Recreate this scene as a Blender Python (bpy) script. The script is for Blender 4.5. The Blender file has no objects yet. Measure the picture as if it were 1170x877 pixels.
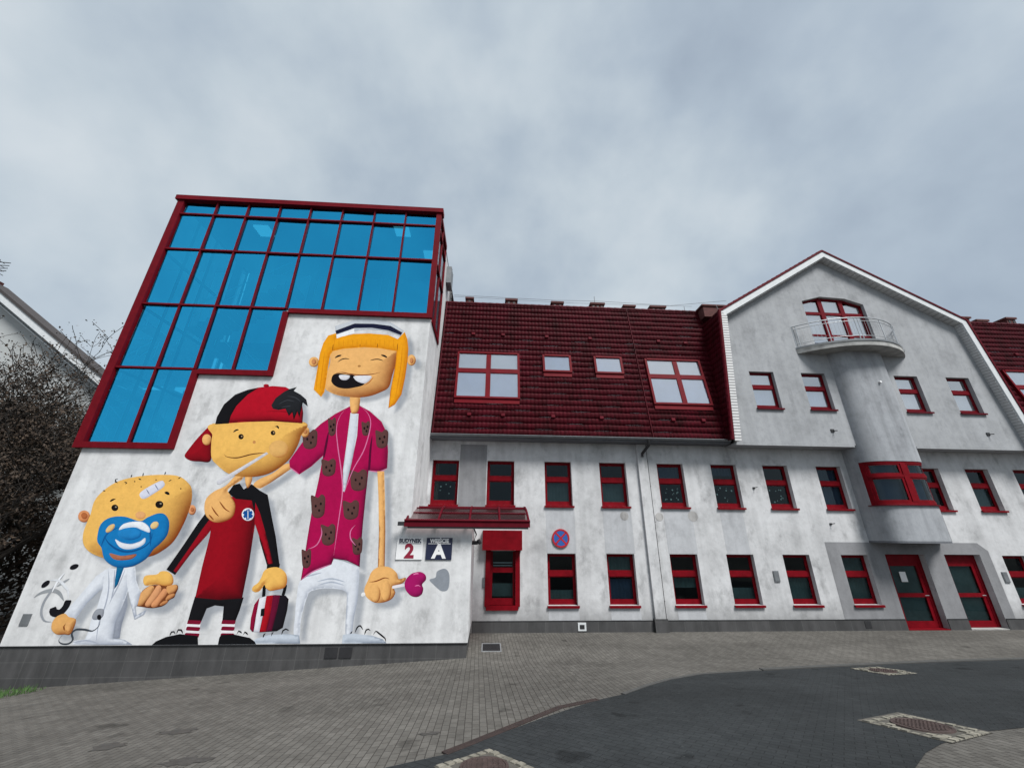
import bpy, bmesh, math, random
import numpy as np
from mathutils import Vector, Matrix
from mathutils.geometry import delaunay_2d_cdt
random.seed(7); rng = np.random.default_rng(5)
C = bpy.data.collections.new('place'); bpy.context.scene.collection.children.link(C)
MURAL = {}
# ------------------------------------------------------------------ traced data (metres)
GR = {"road": [[-0.408, 5.431], [0.099, 5.972], [0.852, 6.738], [1.847, 7.665], [2.443, 8.053], [3.134, 8.714], [3.796, 9.249], [4.699, 9.755], [6.326, 10.124], [8.543, 10.505], [11.223, 10.914], [14.262, 11.217], [24.79, 12.09], [15.057, 6.849], [9.155, 6.145], [7.134, 5.918], [6.508, 5.814], [5.95, 5.646], [5.389, 5.404], [4.934, 5.157], [4.416, 4.783], [3.567, 4.061], [0.849, 3.332], [-0.811, 4.097], [-0.997, 5.199]], "rust": [[-0.41, 5.456], [-0.111, 5.784], [0.588, 6.588], [1.196, 7.274], [1.905, 7.719]], "kerb": [[6.326, 10.124], [8.543, 10.505], [11.223, 10.914], [14.262, 11.217], [24.79, 12.09]], "mh1": [[5.182, 6.227], [6.415, 6.662], [6.367, 5.72], [5.42, 5.522]], "mh1c": [[5.562, 6.204], [6.25, 6.407], [6.066, 5.806], [5.508, 5.772]], "mh2": [[8.578, 10.15], [9.52, 10.323], [9.346, 9.565], [8.508, 9.37]], "mh3": [[-0.4, 5.076], [0.094, 5.478], [0.42, 5.026], [0.006, 4.6]], "grate": [[-0.075, 13.489], [0.448, 13.426], [0.475, 12.659], [-0.09, 12.761]], "stain": [[-4.388, 7.25], [-4.953, 6.782], [-0.679, 6.195], [-3.426, 5.932], [-6.489, 7.218]], "bottom": [0.313, 5.033], "grass": [[-11.79, 12.099], [-10.723, 11.722], [-9.885, 10.27]]}
MURAL['nurse'] = [
["P",[[-1.599,1.859],[-1.437,1.92],[-1.402,2.071],[-1.185,2.139],[-1.053,1.981],[-1.063,1.632],[-1.245,1.579],[-1.455,1.721]],[140,146,154],None,0.05,1,0],
["P",[[-5.117,1.838],[-4.729,2.107],[-4.317,2.364],[-3.592,2.17],[-3.559,2.079],[-3.509,1.4],[-3.535,0.946],[-3.539,0.571],[-3.695,0.571],[-3.798,1.4],[-3.84,1.545],[-4.027,1.621],[-4.45,1.644],[-4.789,1.575],[-4.851,1.471],[-4.9,1.174],[-4.914,0.84],[-4.878,0.546],[-5.039,0.579],[-5.086,0.951],[-5.136,1.402]],[222,226,233],[158,165,180],0.1,1,1],
["P",[[-6.057,0.371],[-5.98,0.477],[-5.666,0.561],[-5.18,0.58],[-4.891,0.546],[-4.829,0.363]],[196,205,216],[130,140,156],0.1,0,0],
["P",[[-3.753,0.356],[-3.766,0.55],[-3.509,0.581],[-3.001,0.53],[-2.708,0.446],[-2.602,0.349]],[196,205,216],[130,140,156],0.1,0,0],
["L",[[-5.805,0.492],[-5.79,0.578],[-5.752,0.598]],[16,17,20],0.03,1],
["L",[[-5.602,0.528],[-5.592,0.607],[-5.556,0.619]],[16,17,20],0.03,1],
["L",[[-5.344,0.563],[-5.33,0.655],[-5.268,0.692],[-5.169,0.649]],[16,17,20],0.03,1],
["L",[[-3.579,0.567],[-3.527,0.635]],[16,17,20],0.03,1],
["L",[[-3.458,0.593],[-3.415,0.716],[-3.342,0.757],[-3.256,0.661]],[16,17,20],0.03,1],
["L",[[-3.202,0.551],[-3.171,0.66],[-3.111,0.679],[-3.052,0.64]],[16,17,20],0.03,1],
["L",[[-2.967,0.55],[-2.915,0.631],[-2.83,0.584],[-2.71,0.507],[-2.641,0.453],[-2.621,0.372]],[16,17,20],0.03,1],
["L",[[-4.673,1.809],[-4.298,1.88],[-3.894,1.798]],[176,184,198],0.03,1],
["L",[[-4.624,1.721],[-4.283,1.797],[-3.914,1.721]],[176,184,198],0.03,1],
["L",[[-5.019,1.927],[-4.586,2.035]],[176,184,198],0.03,1],
["P",[[-7.002,4.371],[-6.881,4.535],[-6.519,4.726],[-6.211,5.003],[-5.95,4.944],[-6.396,4.543],[-6.672,4.335],[-6.817,4.273]],[238,182,112],[132,62,20],0.1,1,1],
["P",[[-4.569,6.897],[-4.997,6.63],[-5.4,6.278],[-5.772,5.825],[-6.12,5.104],[-6.066,4.91],[-5.737,4.696],[-5.426,4.942],[-5.138,5.276],[-5.139,4.501],[-5.167,3.84],[-5.151,2.961],[-5.123,2.246],[-5.114,1.833],[-4.834,2.044],[-4.356,2.237],[-4.319,2.389],[-3.943,2.338],[-3.57,2.18],[-3.602,2.606],[-3.646,3.344],[-3.678,4.12],[-3.701,4.852],[-3.379,4.822],[-3.149,4.93],[-3.185,5.44],[-3.293,6.025],[-3.514,6.398],[-3.923,6.734],[-4.28,6.92]],[172,10,76],[84,4,46],0.16,0,1],
["P",[[-5.161,6.256],[-5.202,6.471],[-5.122,6.444],[-5.068,6.416],[-5.022,6.504],[-4.949,6.434],[-4.905,6.177],[-4.895,5.979],[-4.976,5.893],[-5.084,5.961]],[92,60,58],[70,40,42],0.05,1,0],
["P",[[-5.041,6.202],[-5.04,6.187],[-5.043,6.173],[-5.05,6.163],[-5.059,6.157],[-5.07,6.157],[-5.082,6.162],[-5.092,6.172],[-5.1,6.185],[-5.105,6.2],[-5.105,6.216],[-5.102,6.229],[-5.096,6.24],[-5.086,6.245],[-5.075,6.246],[-5.064,6.24],[-5.053,6.231],[-5.045,6.217]],[25,14,18],None,0.08,1,0],
["P",[[-4.96,6.261],[-4.959,6.245],[-4.963,6.232],[-4.969,6.222],[-4.979,6.216],[-4.99,6.216],[-5.001,6.221],[-5.012,6.231],[-5.019,6.244],[-5.024,6.259],[-5.025,6.275],[-5.022,6.288],[-5.015,6.299],[-5.005,6.304],[-4.994,6.305],[-4.983,6.299],[-4.973,6.29],[-4.965,6.276]],[25,14,18],None,0.08,1,0],
["P",[[-4.961,6.09],[-4.96,6.075],[-4.963,6.061],[-4.97,6.051],[-4.979,6.046],[-4.991,6.045],[-5.002,6.051],[-5.012,6.06],[-5.02,6.074],[-5.024,6.089],[-5.025,6.104],[-5.022,6.117],[-5.015,6.128],[-5.006,6.133],[-4.995,6.133],[-4.983,6.128],[-4.973,6.119],[-4.965,6.105]],[25,14,18],None,0.08,1,0],
["P",[[-5.872,5.837],[-5.921,6.057],[-5.776,6.031],[-5.681,6.003],[-5.585,6.094],[-5.459,6.023],[-5.409,5.759],[-5.416,5.556],[-5.576,5.467],[-5.767,5.535]],[92,60,58],[70,40,42],0.05,1,0],
["P",[[-5.685,5.783],[-5.684,5.768],[-5.686,5.755],[-5.693,5.745],[-5.702,5.739],[-5.713,5.739],[-5.724,5.744],[-5.734,5.754],[-5.742,5.767],[-5.747,5.781],[-5.748,5.796],[-5.745,5.81],[-5.739,5.819],[-5.73,5.825],[-5.719,5.825],[-5.708,5.82],[-5.697,5.811],[-5.689,5.798]],[25,14,18],None,0.08,1,0],
["P",[[-5.528,5.844],[-5.527,5.829],[-5.53,5.816],[-5.537,5.806],[-5.546,5.801],[-5.557,5.801],[-5.568,5.806],[-5.579,5.815],[-5.587,5.828],[-5.591,5.843],[-5.592,5.858],[-5.589,5.871],[-5.583,5.881],[-5.574,5.887],[-5.563,5.887],[-5.551,5.882],[-5.541,5.872],[-5.533,5.859]],[25,14,18],None,0.08,1,0],
["P",[[-5.551,5.669],[-5.55,5.654],[-5.553,5.641],[-5.559,5.631],[-5.568,5.626],[-5.579,5.626],[-5.59,5.631],[-5.601,5.64],[-5.608,5.653],[-5.613,5.668],[-5.614,5.683],[-5.611,5.696],[-5.605,5.706],[-5.596,5.711],[-5.585,5.711],[-5.574,5.706],[-5.563,5.697],[-5.555,5.684]],[25,14,18],None,0.08,1,0],
["P",[[-4.109,6.21],[-4.136,6.379],[-4.053,6.358],[-3.998,6.337],[-3.943,6.407],[-3.87,6.351],[-3.841,6.148],[-3.845,5.991],[-3.938,5.922],[-4.048,5.975]],[92,60,58],[70,40,42],0.05,1,0],
["P",[[-3.986,6.167],[-3.986,6.152],[-3.99,6.138],[-3.997,6.128],[-4.006,6.122],[-4.018,6.122],[-4.029,6.127],[-4.039,6.137],[-4.046,6.15],[-4.051,6.166],[-4.051,6.181],[-4.047,6.195],[-4.04,6.205],[-4.03,6.211],[-4.019,6.211],[-4.008,6.206],[-3.998,6.196],[-3.99,6.183]],[25,14,18],None,0.08,1,0],
["P",[[-3.896,6.214],[-3.896,6.199],[-3.899,6.185],[-3.906,6.175],[-3.916,6.169],[-3.927,6.169],[-3.939,6.174],[-3.949,6.184],[-3.956,6.198],[-3.96,6.213],[-3.961,6.228],[-3.957,6.242],[-3.95,6.252],[-3.94,6.258],[-3.929,6.258],[-3.918,6.253],[-3.907,6.243],[-3.9,6.23]],[25,14,18],None,0.08,1,0],
["P",[[-3.909,6.079],[-3.909,6.064],[-3.912,6.05],[-3.919,6.04],[-3.929,6.034],[-3.94,6.034],[-3.952,6.039],[-3.962,6.049],[-3.969,6.062],[-3.973,6.078],[-3.973,6.093],[-3.97,6.107],[-3.963,6.117],[-3.953,6.122],[-3.942,6.123],[-3.931,6.117],[-3.921,6.108],[-3.913,6.094]],[25,14,18],None,0.08,1,0],
["P",[[-3.627,5.895],[-3.66,6.106],[-3.536,6.081],[-3.455,6.054],[-3.369,6.141],[-3.263,6.072],[-3.231,5.819],[-3.246,5.623],[-3.388,5.538],[-3.55,5.604]],[92,60,58],[70,40,42],0.05,1,0],
["P",[[-3.463,5.842],[-3.463,5.827],[-3.466,5.813],[-3.474,5.803],[-3.483,5.798],[-3.495,5.798],[-3.506,5.803],[-3.516,5.812],[-3.523,5.826],[-3.527,5.841],[-3.527,5.856],[-3.523,5.869],[-3.516,5.879],[-3.506,5.885],[-3.495,5.885],[-3.484,5.88],[-3.474,5.87],[-3.467,5.857]],[25,14,18],None,0.08,1,0],
["P",[[-3.325,5.901],[-3.325,5.886],[-3.329,5.872],[-3.337,5.862],[-3.346,5.857],[-3.358,5.857],[-3.369,5.862],[-3.379,5.871],[-3.386,5.885],[-3.39,5.9],[-3.39,5.915],[-3.386,5.928],[-3.378,5.939],[-3.369,5.944],[-3.357,5.944],[-3.346,5.939],[-3.336,5.929],[-3.329,5.916]],[25,14,18],None,0.08,1,0],
["P",[[-3.352,5.732],[-3.352,5.717],[-3.356,5.704],[-3.363,5.694],[-3.373,5.689],[-3.384,5.689],[-3.395,5.694],[-3.405,5.703],[-3.412,5.716],[-3.416,5.731],[-3.416,5.746],[-3.412,5.76],[-3.405,5.77],[-3.395,5.775],[-3.384,5.775],[-3.373,5.77],[-3.363,5.761],[-3.356,5.747]],[25,14,18],None,0.08,1,0],
["P",[[-5.124,4.973],[-5.163,5.161],[-5.031,5.138],[-4.944,5.114],[-4.854,5.192],[-4.739,5.13],[-4.701,4.905],[-4.712,4.731],[-4.862,4.655],[-5.036,4.714]],[92,60,58],[70,40,42],0.05,1,0],
["P",[[-4.951,4.926],[-4.951,4.912],[-4.954,4.899],[-4.96,4.89],[-4.969,4.885],[-4.98,4.884],[-4.991,4.889],[-5.001,4.898],[-5.008,4.911],[-5.013,4.925],[-5.013,4.939],[-5.01,4.952],[-5.004,4.961],[-4.995,4.966],[-4.984,4.966],[-4.973,4.961],[-4.963,4.952],[-4.956,4.94]],[25,14,18],None,0.08,1,0],
["P",[[-4.806,4.978],[-4.806,4.964],[-4.809,4.951],[-4.815,4.942],[-4.824,4.937],[-4.835,4.937],[-4.846,4.941],[-4.856,4.951],[-4.863,4.963],[-4.868,4.977],[-4.868,4.991],[-4.865,5.004],[-4.859,5.014],[-4.85,5.019],[-4.839,5.019],[-4.828,5.014],[-4.818,5.005],[-4.81,4.992]],[25,14,18],None,0.08,1,0],
["P",[[-4.831,4.828],[-4.831,4.814],[-4.834,4.801],[-4.84,4.792],[-4.849,4.787],[-4.86,4.787],[-4.871,4.792],[-4.881,4.801],[-4.888,4.813],[-4.893,4.827],[-4.893,4.841],[-4.89,4.854],[-4.884,4.863],[-4.874,4.868],[-4.864,4.868],[-4.853,4.864],[-4.843,4.855],[-4.836,4.842]],[25,14,18],None,0.08,1,0],
["P",[[-4.215,4.618],[-4.256,4.844],[-4.098,4.816],[-3.995,4.787],[-3.885,4.881],[-3.75,4.806],[-3.711,4.535],[-3.73,4.327],[-3.912,4.236],[-4.117,4.307]],[92,60,58],[70,40,42],0.05,1,0],
["P",[[-4.016,4.561],[-4.016,4.547],[-4.019,4.535],[-4.026,4.525],[-4.035,4.52],[-4.046,4.52],[-4.057,4.525],[-4.066,4.534],[-4.073,4.546],[-4.077,4.56],[-4.078,4.574],[-4.074,4.586],[-4.067,4.596],[-4.058,4.601],[-4.048,4.601],[-4.037,4.596],[-4.027,4.587],[-4.02,4.575]],[25,14,18],None,0.08,1,0],
["P",[[-3.841,4.624],[-3.841,4.609],[-3.844,4.597],[-3.851,4.588],[-3.86,4.583],[-3.871,4.583],[-3.882,4.587],[-3.891,4.596],[-3.898,4.609],[-3.902,4.623],[-3.902,4.637],[-3.899,4.649],[-3.892,4.658],[-3.883,4.663],[-3.872,4.663],[-3.861,4.659],[-3.852,4.65],[-3.845,4.637]],[25,14,18],None,0.08,1,0],
["P",[[-3.876,4.444],[-3.875,4.43],[-3.879,4.417],[-3.886,4.408],[-3.895,4.403],[-3.906,4.403],[-3.916,4.408],[-3.926,4.417],[-3.933,4.429],[-3.937,4.443],[-3.937,4.457],[-3.934,4.469],[-3.927,4.478],[-3.917,4.483],[-3.907,4.483],[-3.896,4.478],[-3.887,4.469],[-3.88,4.457]],[25,14,18],None,0.08,1,0],
["P",[[-5.222,3.855],[-5.272,4.09],[-5.142,4.06],[-5.057,4.029],[-4.975,4.125],[-4.86,4.047],[-4.81,3.767],[-4.81,3.552],[-4.95,3.459],[-5.121,3.534]],[92,60,58],[70,40,42],0.05,1,0],
["P",[[-5.052,3.795],[-5.052,3.782],[-5.055,3.77],[-5.061,3.762],[-5.07,3.757],[-5.08,3.757],[-5.09,3.761],[-5.1,3.77],[-5.107,3.781],[-5.112,3.795],[-5.112,3.808],[-5.109,3.82],[-5.103,3.828],[-5.094,3.833],[-5.084,3.833],[-5.074,3.829],[-5.064,3.82],[-5.057,3.808]],[25,14,18],None,0.08,1,0],
["P",[[-4.916,3.859],[-4.915,3.845],[-4.918,3.834],[-4.924,3.825],[-4.933,3.82],[-4.943,3.82],[-4.954,3.825],[-4.963,3.833],[-4.971,3.845],[-4.975,3.858],[-4.976,3.871],[-4.973,3.883],[-4.966,3.892],[-4.958,3.897],[-4.947,3.897],[-4.937,3.892],[-4.927,3.884],[-4.92,3.872]],[25,14,18],None,0.08,1,0],
["P",[[-4.931,3.673],[-4.93,3.66],[-4.933,3.648],[-4.939,3.64],[-4.948,3.635],[-4.958,3.635],[-4.969,3.639],[-4.978,3.648],[-4.986,3.659],[-4.99,3.672],[-4.99,3.686],[-4.987,3.697],[-4.981,3.706],[-4.972,3.711],[-4.962,3.711],[-4.952,3.706],[-4.942,3.698],[-4.935,3.686]],[25,14,18],None,0.08,1,0],
["P",[[-4.284,3.753],[-4.321,3.947],[-4.176,3.923],[-4.081,3.898],[-3.98,3.978],[-3.856,3.914],[-3.821,3.68],[-3.839,3.501],[-4.007,3.423],[-4.195,3.485]],[92,60,58],[70,40,42],0.05,1,0],
["P",[[-4.1,3.703],[-4.099,3.69],[-4.103,3.678],[-4.109,3.67],[-4.118,3.665],[-4.129,3.665],[-4.139,3.67],[-4.148,3.678],[-4.155,3.69],[-4.159,3.703],[-4.16,3.716],[-4.156,3.728],[-4.15,3.736],[-4.141,3.741],[-4.13,3.741],[-4.12,3.737],[-4.111,3.728],[-4.104,3.717]],[25,14,18],None,0.08,1,0],
["P",[[-3.939,3.757],[-3.938,3.743],[-3.942,3.732],[-3.948,3.723],[-3.958,3.718],[-3.968,3.718],[-3.978,3.723],[-3.988,3.731],[-3.995,3.743],[-3.998,3.756],[-3.999,3.769],[-3.995,3.781],[-3.989,3.79],[-3.98,3.794],[-3.969,3.795],[-3.959,3.79],[-3.95,3.781],[-3.943,3.77]],[25,14,18],None,0.08,1,0],
["P",[[-3.971,3.602],[-3.971,3.589],[-3.974,3.577],[-3.981,3.569],[-3.99,3.564],[-4.0,3.564],[-4.011,3.568],[-4.02,3.577],[-4.027,3.588],[-4.031,3.601],[-4.031,3.614],[-4.028,3.626],[-4.021,3.635],[-4.012,3.639],[-4.002,3.639],[-3.991,3.635],[-3.982,3.626],[-3.975,3.615]],[25,14,18],None,0.08,1,0],
["P",[[-4.794,3.075],[-4.836,3.279],[-4.706,3.253],[-4.621,3.226],[-4.534,3.309],[-4.422,3.242],[-4.38,2.997],[-4.387,2.809],[-4.532,2.728],[-4.702,2.794]],[92,60,58],[70,40,42],0.05,1,0],
["P",[[-4.625,3.022],[-4.625,3.009],[-4.628,2.998],[-4.634,2.99],[-4.643,2.986],[-4.653,2.986],[-4.663,2.99],[-4.672,2.998],[-4.679,3.009],[-4.683,3.022],[-4.684,3.034],[-4.681,3.045],[-4.674,3.054],[-4.666,3.058],[-4.656,3.058],[-4.645,3.054],[-4.636,3.046],[-4.629,3.035]],[25,14,18],None,0.08,1,0],
["P",[[-4.485,3.077],[-4.484,3.065],[-4.487,3.053],[-4.494,3.045],[-4.502,3.041],[-4.512,3.041],[-4.523,3.045],[-4.532,3.053],[-4.539,3.064],[-4.543,3.077],[-4.543,3.089],[-4.54,3.101],[-4.534,3.109],[-4.525,3.113],[-4.515,3.114],[-4.505,3.109],[-4.496,3.101],[-4.489,3.09]],[25,14,18],None,0.08,1,0],
["P",[[-4.506,2.915],[-4.506,2.903],[-4.509,2.892],[-4.515,2.883],[-4.524,2.879],[-4.534,2.879],[-4.544,2.883],[-4.553,2.891],[-4.56,2.902],[-4.564,2.915],[-4.565,2.927],[-4.561,2.938],[-4.555,2.947],[-4.547,2.951],[-4.537,2.951],[-4.526,2.947],[-4.517,2.939],[-4.51,2.928]],[25,14,18],None,0.08,1,0],
["P",[[-3.864,2.767],[-3.893,2.931],[-3.801,2.91],[-3.741,2.888],[-3.68,2.955],[-3.6,2.9],[-3.571,2.703],[-3.577,2.551],[-3.68,2.487],[-3.801,2.54]],[92,60,58],[70,40,42],0.05,1,0],
["P",[[-3.737,2.724],[-3.737,2.711],[-3.74,2.701],[-3.746,2.692],[-3.755,2.688],[-3.765,2.688],[-3.775,2.692],[-3.784,2.7],[-3.791,2.711],[-3.795,2.724],[-3.795,2.736],[-3.791,2.747],[-3.785,2.755],[-3.776,2.759],[-3.766,2.76],[-3.756,2.755],[-3.747,2.747],[-3.74,2.736]],[25,14,18],None,0.08,1,0],
["P",[[-3.637,2.768],[-3.637,2.756],[-3.64,2.745],[-3.647,2.736],[-3.656,2.732],[-3.666,2.732],[-3.676,2.736],[-3.685,2.744],[-3.691,2.755],[-3.695,2.768],[-3.695,2.78],[-3.692,2.791],[-3.685,2.799],[-3.676,2.804],[-3.666,2.804],[-3.656,2.799],[-3.647,2.791],[-3.641,2.78]],[25,14,18],None,0.08,1,0],
["P",[[-3.653,2.637],[-3.653,2.625],[-3.656,2.614],[-3.663,2.606],[-3.671,2.602],[-3.681,2.602],[-3.691,2.606],[-3.7,2.614],[-3.707,2.625],[-3.711,2.637],[-3.711,2.65],[-3.707,2.66],[-3.701,2.669],[-3.692,2.673],[-3.682,2.673],[-3.672,2.669],[-3.663,2.661],[-3.656,2.65]],[25,14,18],None,0.08,1,0],
["P",[[-5.207,2.445],[-5.245,2.623],[-5.162,2.599],[-5.107,2.576],[-5.058,2.647],[-4.983,2.588],[-4.942,2.375],[-4.935,2.212],[-5.021,2.142],[-5.132,2.2]],[92,60,58],[70,40,42],0.05,1,0],
["P",[[-5.088,2.398],[-5.087,2.386],[-5.09,2.376],[-5.096,2.368],[-5.104,2.363],[-5.114,2.363],[-5.124,2.368],[-5.133,2.375],[-5.14,2.386],[-5.144,2.398],[-5.145,2.41],[-5.142,2.421],[-5.136,2.429],[-5.128,2.433],[-5.118,2.433],[-5.108,2.429],[-5.099,2.421],[-5.092,2.41]],[25,14,18],None,0.08,1,0],
["P",[[-5.003,2.446],[-5.002,2.434],[-5.005,2.423],[-5.011,2.415],[-5.019,2.411],[-5.029,2.411],[-5.039,2.415],[-5.048,2.423],[-5.055,2.433],[-5.059,2.445],[-5.06,2.458],[-5.057,2.468],[-5.051,2.476],[-5.043,2.48],[-5.033,2.48],[-5.023,2.476],[-5.014,2.468],[-5.007,2.458]],[25,14,18],None,0.08,1,0],
["P",[[-5.006,2.305],[-5.006,2.293],[-5.008,2.282],[-5.014,2.274],[-5.023,2.27],[-5.033,2.27],[-5.043,2.274],[-5.052,2.282],[-5.059,2.293],[-5.063,2.305],[-5.063,2.317],[-5.061,2.327],[-5.055,2.335],[-5.046,2.339],[-5.036,2.339],[-5.026,2.335],[-5.017,2.327],[-5.01,2.317]],[25,14,18],None,0.08,1,0],
["P",[[-3.715,4.851],[-3.765,5.502],[-3.741,5.941],[-3.698,5.431],[-3.659,4.845]],[84,4,46],[84,4,46],0.05,1,0],
["P",[[-5.138,5.276],[-5.144,5.765],[-5.105,6.023],[-5.075,5.693],[-5.088,5.227]],[84,4,46],[84,4,46],0.05,1,0],
["P",[[-4.532,6.665],[-4.274,6.64],[-4.21,5.931],[-4.245,5.066],[-4.313,4.211],[-4.373,4.21],[-4.472,4.853],[-4.489,5.632]],[216,220,228],[150,155,170],0.07,0,0],
["L",[[-4.656,6.848],[-4.84,6.557],[-4.884,6.14],[-4.742,5.555],[-4.527,4.852],[-4.38,4.21],[-4.353,3.338],[-4.334,2.472]],[214,120,165],0.025,1],
["L",[[-4.223,6.882],[-3.951,6.617],[-3.839,6.238],[-3.926,5.499],[-4.171,4.858],[-4.323,4.191]],[214,120,165],0.025,1],
["L",[[-5.073,2.629],[-4.854,2.744],[-4.769,3.013],[-4.821,3.222]],[214,120,165],0.025,1],
["L",[[-3.859,3.28],[-3.966,3.123],[-3.932,2.908],[-3.755,2.726]],[214,120,165],0.025,1],
["L",[[-5.116,1.844],[-4.836,2.056],[-4.358,2.248]],[214,120,165],0.025,1],
["L",[[-6.066,4.91],[-5.737,4.696]],[214,120,165],0.025,1],
["L",[[-3.7,4.845],[-3.378,4.815],[-3.148,4.916]],[214,120,165],0.025,1],
["P",[[-3.435,4.828],[-3.227,4.831],[-3.109,4.06],[-2.974,3.099],[-2.874,2.147],[-3.064,2.147],[-3.158,3.098],[-3.298,4.058]],[238,182,112],[132,62,20],0.07,0,1],
["P",[[-4.627,7.256],[-4.339,7.264],[-4.282,6.934],[-4.31,6.689],[-4.435,6.638],[-4.532,6.724]],[238,182,112],[132,62,20],0.1,1,0],
["P",[[-3.057,2.179],[-3.223,2.057],[-3.292,1.847],[-3.36,1.64],[-3.302,1.464],[-3.123,1.334],[-2.956,1.291],[-2.734,1.319],[-2.566,1.406],[-2.508,1.551],[-2.576,1.681],[-2.44,1.728],[-2.294,1.803],[-2.259,1.914],[-2.457,1.877],[-2.505,2.004],[-2.671,2.143],[-2.843,2.194]],[238,182,112],[132,62,20],0.12,1,1],
["P",[[-2.912,1.546],[-2.904,1.464],[-2.915,1.391],[-2.943,1.336],[-2.985,1.305],[-3.036,1.302],[-3.089,1.327],[-3.14,1.377],[-3.181,1.447],[-3.208,1.528],[-3.216,1.61],[-3.207,1.684],[-3.179,1.741],[-3.136,1.772],[-3.085,1.776],[-3.03,1.75],[-2.979,1.699],[-2.938,1.628]],[238,182,112],[132,62,20],0.07,1,0],
["P",[[-2.625,1.595],[-2.623,1.503],[-2.639,1.423],[-2.671,1.363],[-2.716,1.332],[-2.768,1.332],[-2.82,1.364],[-2.867,1.423],[-2.904,1.503],[-2.925,1.595],[-2.928,1.688],[-2.912,1.77],[-2.88,1.831],[-2.835,1.864],[-2.782,1.864],[-2.729,1.831],[-2.681,1.77],[-2.645,1.688]],[238,182,112],[132,62,20],0.08,1,0],
["L",[[-3.253,1.802],[-3.123,1.811],[-2.997,1.847],[-2.84,1.907],[-2.705,1.877]],[132,62,20],0.025,1],
["P",[[-3.427,1.476],[-3.416,1.534],[-3.353,1.546],[-3.315,1.505],[-3.34,1.459],[-3.397,1.447]],[230,230,230],None,0.12,1,0],
["L",[[-2.607,1.669],[-2.453,1.699],[-2.276,1.728]],[228,222,226],0.075,0],
["P",[[-2.275,1.722],[-2.254,1.863],[-2.107,2.013],[-1.878,2.059],[-1.727,1.984],[-1.697,1.863],[-1.792,1.743],[-1.75,1.639],[-1.777,1.507],[-1.901,1.434],[-2.068,1.463],[-2.211,1.581]],[165,22,98],[90,8,54],0.12,1,0],
["L",[[-2.071,1.983],[-1.99,2.014],[-1.907,2.011]],[225,120,170],0.03,1],
["L",[[-1.993,1.699],[-1.896,1.722],[-1.826,1.684]],[220,110,165],0.025,1],
["P",[[-5.854,8.423],[-5.852,8.359],[-5.87,8.303],[-5.906,8.26],[-5.955,8.237],[-6.012,8.235],[-6.07,8.255],[-6.121,8.294],[-6.161,8.349],[-6.183,8.412],[-6.185,8.475],[-6.168,8.532],[-6.132,8.575],[-6.082,8.599],[-6.025,8.601],[-5.967,8.581],[-5.915,8.541],[-5.876,8.486]],[238,182,112],[132,62,20],0.09,1,1],
["P",[[-5.942,8.429],[-5.94,8.392],[-5.947,8.36],[-5.964,8.336],[-5.987,8.322],[-6.014,8.322],[-6.042,8.333],[-6.067,8.356],[-6.087,8.387],[-6.099,8.423],[-6.101,8.46],[-6.093,8.492],[-6.077,8.517],[-6.054,8.53],[-6.027,8.531],[-5.999,8.519],[-5.973,8.496],[-5.953,8.465]],[205,140,90],[132,62,20],0.05,1,0],
["P",[[-2.637,8.6],[-2.638,8.529],[-2.658,8.466],[-2.692,8.419],[-2.737,8.393],[-2.787,8.391],[-2.837,8.414],[-2.88,8.458],[-2.912,8.52],[-2.928,8.59],[-2.927,8.661],[-2.908,8.725],[-2.874,8.773],[-2.829,8.8],[-2.778,8.802],[-2.728,8.778],[-2.684,8.733],[-2.652,8.671]],[238,182,112],[132,62,20],0.09,1,1],
["P",[[-2.716,8.584],[-2.717,8.547],[-2.725,8.514],[-2.739,8.489],[-2.759,8.476],[-2.782,8.475],[-2.804,8.487],[-2.824,8.51],[-2.838,8.543],[-2.846,8.579],[-2.846,8.617],[-2.838,8.65],[-2.823,8.674],[-2.803,8.688],[-2.781,8.689],[-2.758,8.677],[-2.739,8.653],[-2.724,8.621]],[205,140,90],[132,62,20],0.05,1,0],
["P",[[-5.52,8.839],[-5.481,8.391],[-5.52,7.951],[-5.501,7.524],[-5.318,7.361],[-4.951,7.238],[-4.444,7.194],[-4.027,7.247],[-3.697,7.387],[-3.429,7.585],[-3.363,8.02],[-3.295,8.465],[-3.307,8.919],[-3.707,9.02],[-4.439,9.016],[-5.116,8.945]],[238,182,112],[140,66,22],0.36,1,1],
["P",[[-5.567,9.81],[-4.969,10.077],[-4.441,10.182],[-3.668,10.043],[-3.17,9.724],[-3.261,9.491],[-3.708,9.693],[-4.378,9.733],[-4.902,9.645],[-5.402,9.323]],[196,201,208],[170,176,186],0.08,0,0],
["P",[[-5.455,9.467],[-4.896,9.741],[-4.848,9.562],[-5.271,9.394],[-5.406,9.323]],[240,242,245],None,0.05,0,0],
["P",[[-5.516,9.63],[-4.907,9.943],[-4.243,9.961],[-3.65,9.898],[-3.212,9.651],[-3.249,9.539],[-3.711,9.717],[-4.304,9.794],[-4.879,9.761],[-5.459,9.49]],[22,26,52],None,0.05,0,0],
["P",[[-5.479,9.537],[-5.726,9.433],[-5.837,9.149],[-5.881,8.735],[-5.86,8.202],[-5.837,7.43],[-5.553,7.18],[-5.478,7.357],[-5.509,8.038],[-5.528,8.703],[-5.46,8.841],[-5.116,8.945],[-4.441,9.025],[-3.951,9.011],[-3.327,8.918],[-3.307,8.465],[-3.332,7.933],[-3.361,7.417],[-3.35,6.852],[-3.158,6.984],[-2.981,7.344],[-2.928,7.946],[-2.914,8.568],[-2.933,9.025],[-3.009,9.397],[-3.131,9.678],[-3.34,9.384],[-3.689,9.536],[-4.355,9.572],[-4.884,9.527],[-5.273,9.403],[-5.423,9.327]],[238,160,22],[196,108,10],0.12,0,1],
["L",[[-4.584,9.034],[-4.597,9.149]],[150,84,10],0.02,1],
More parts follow.
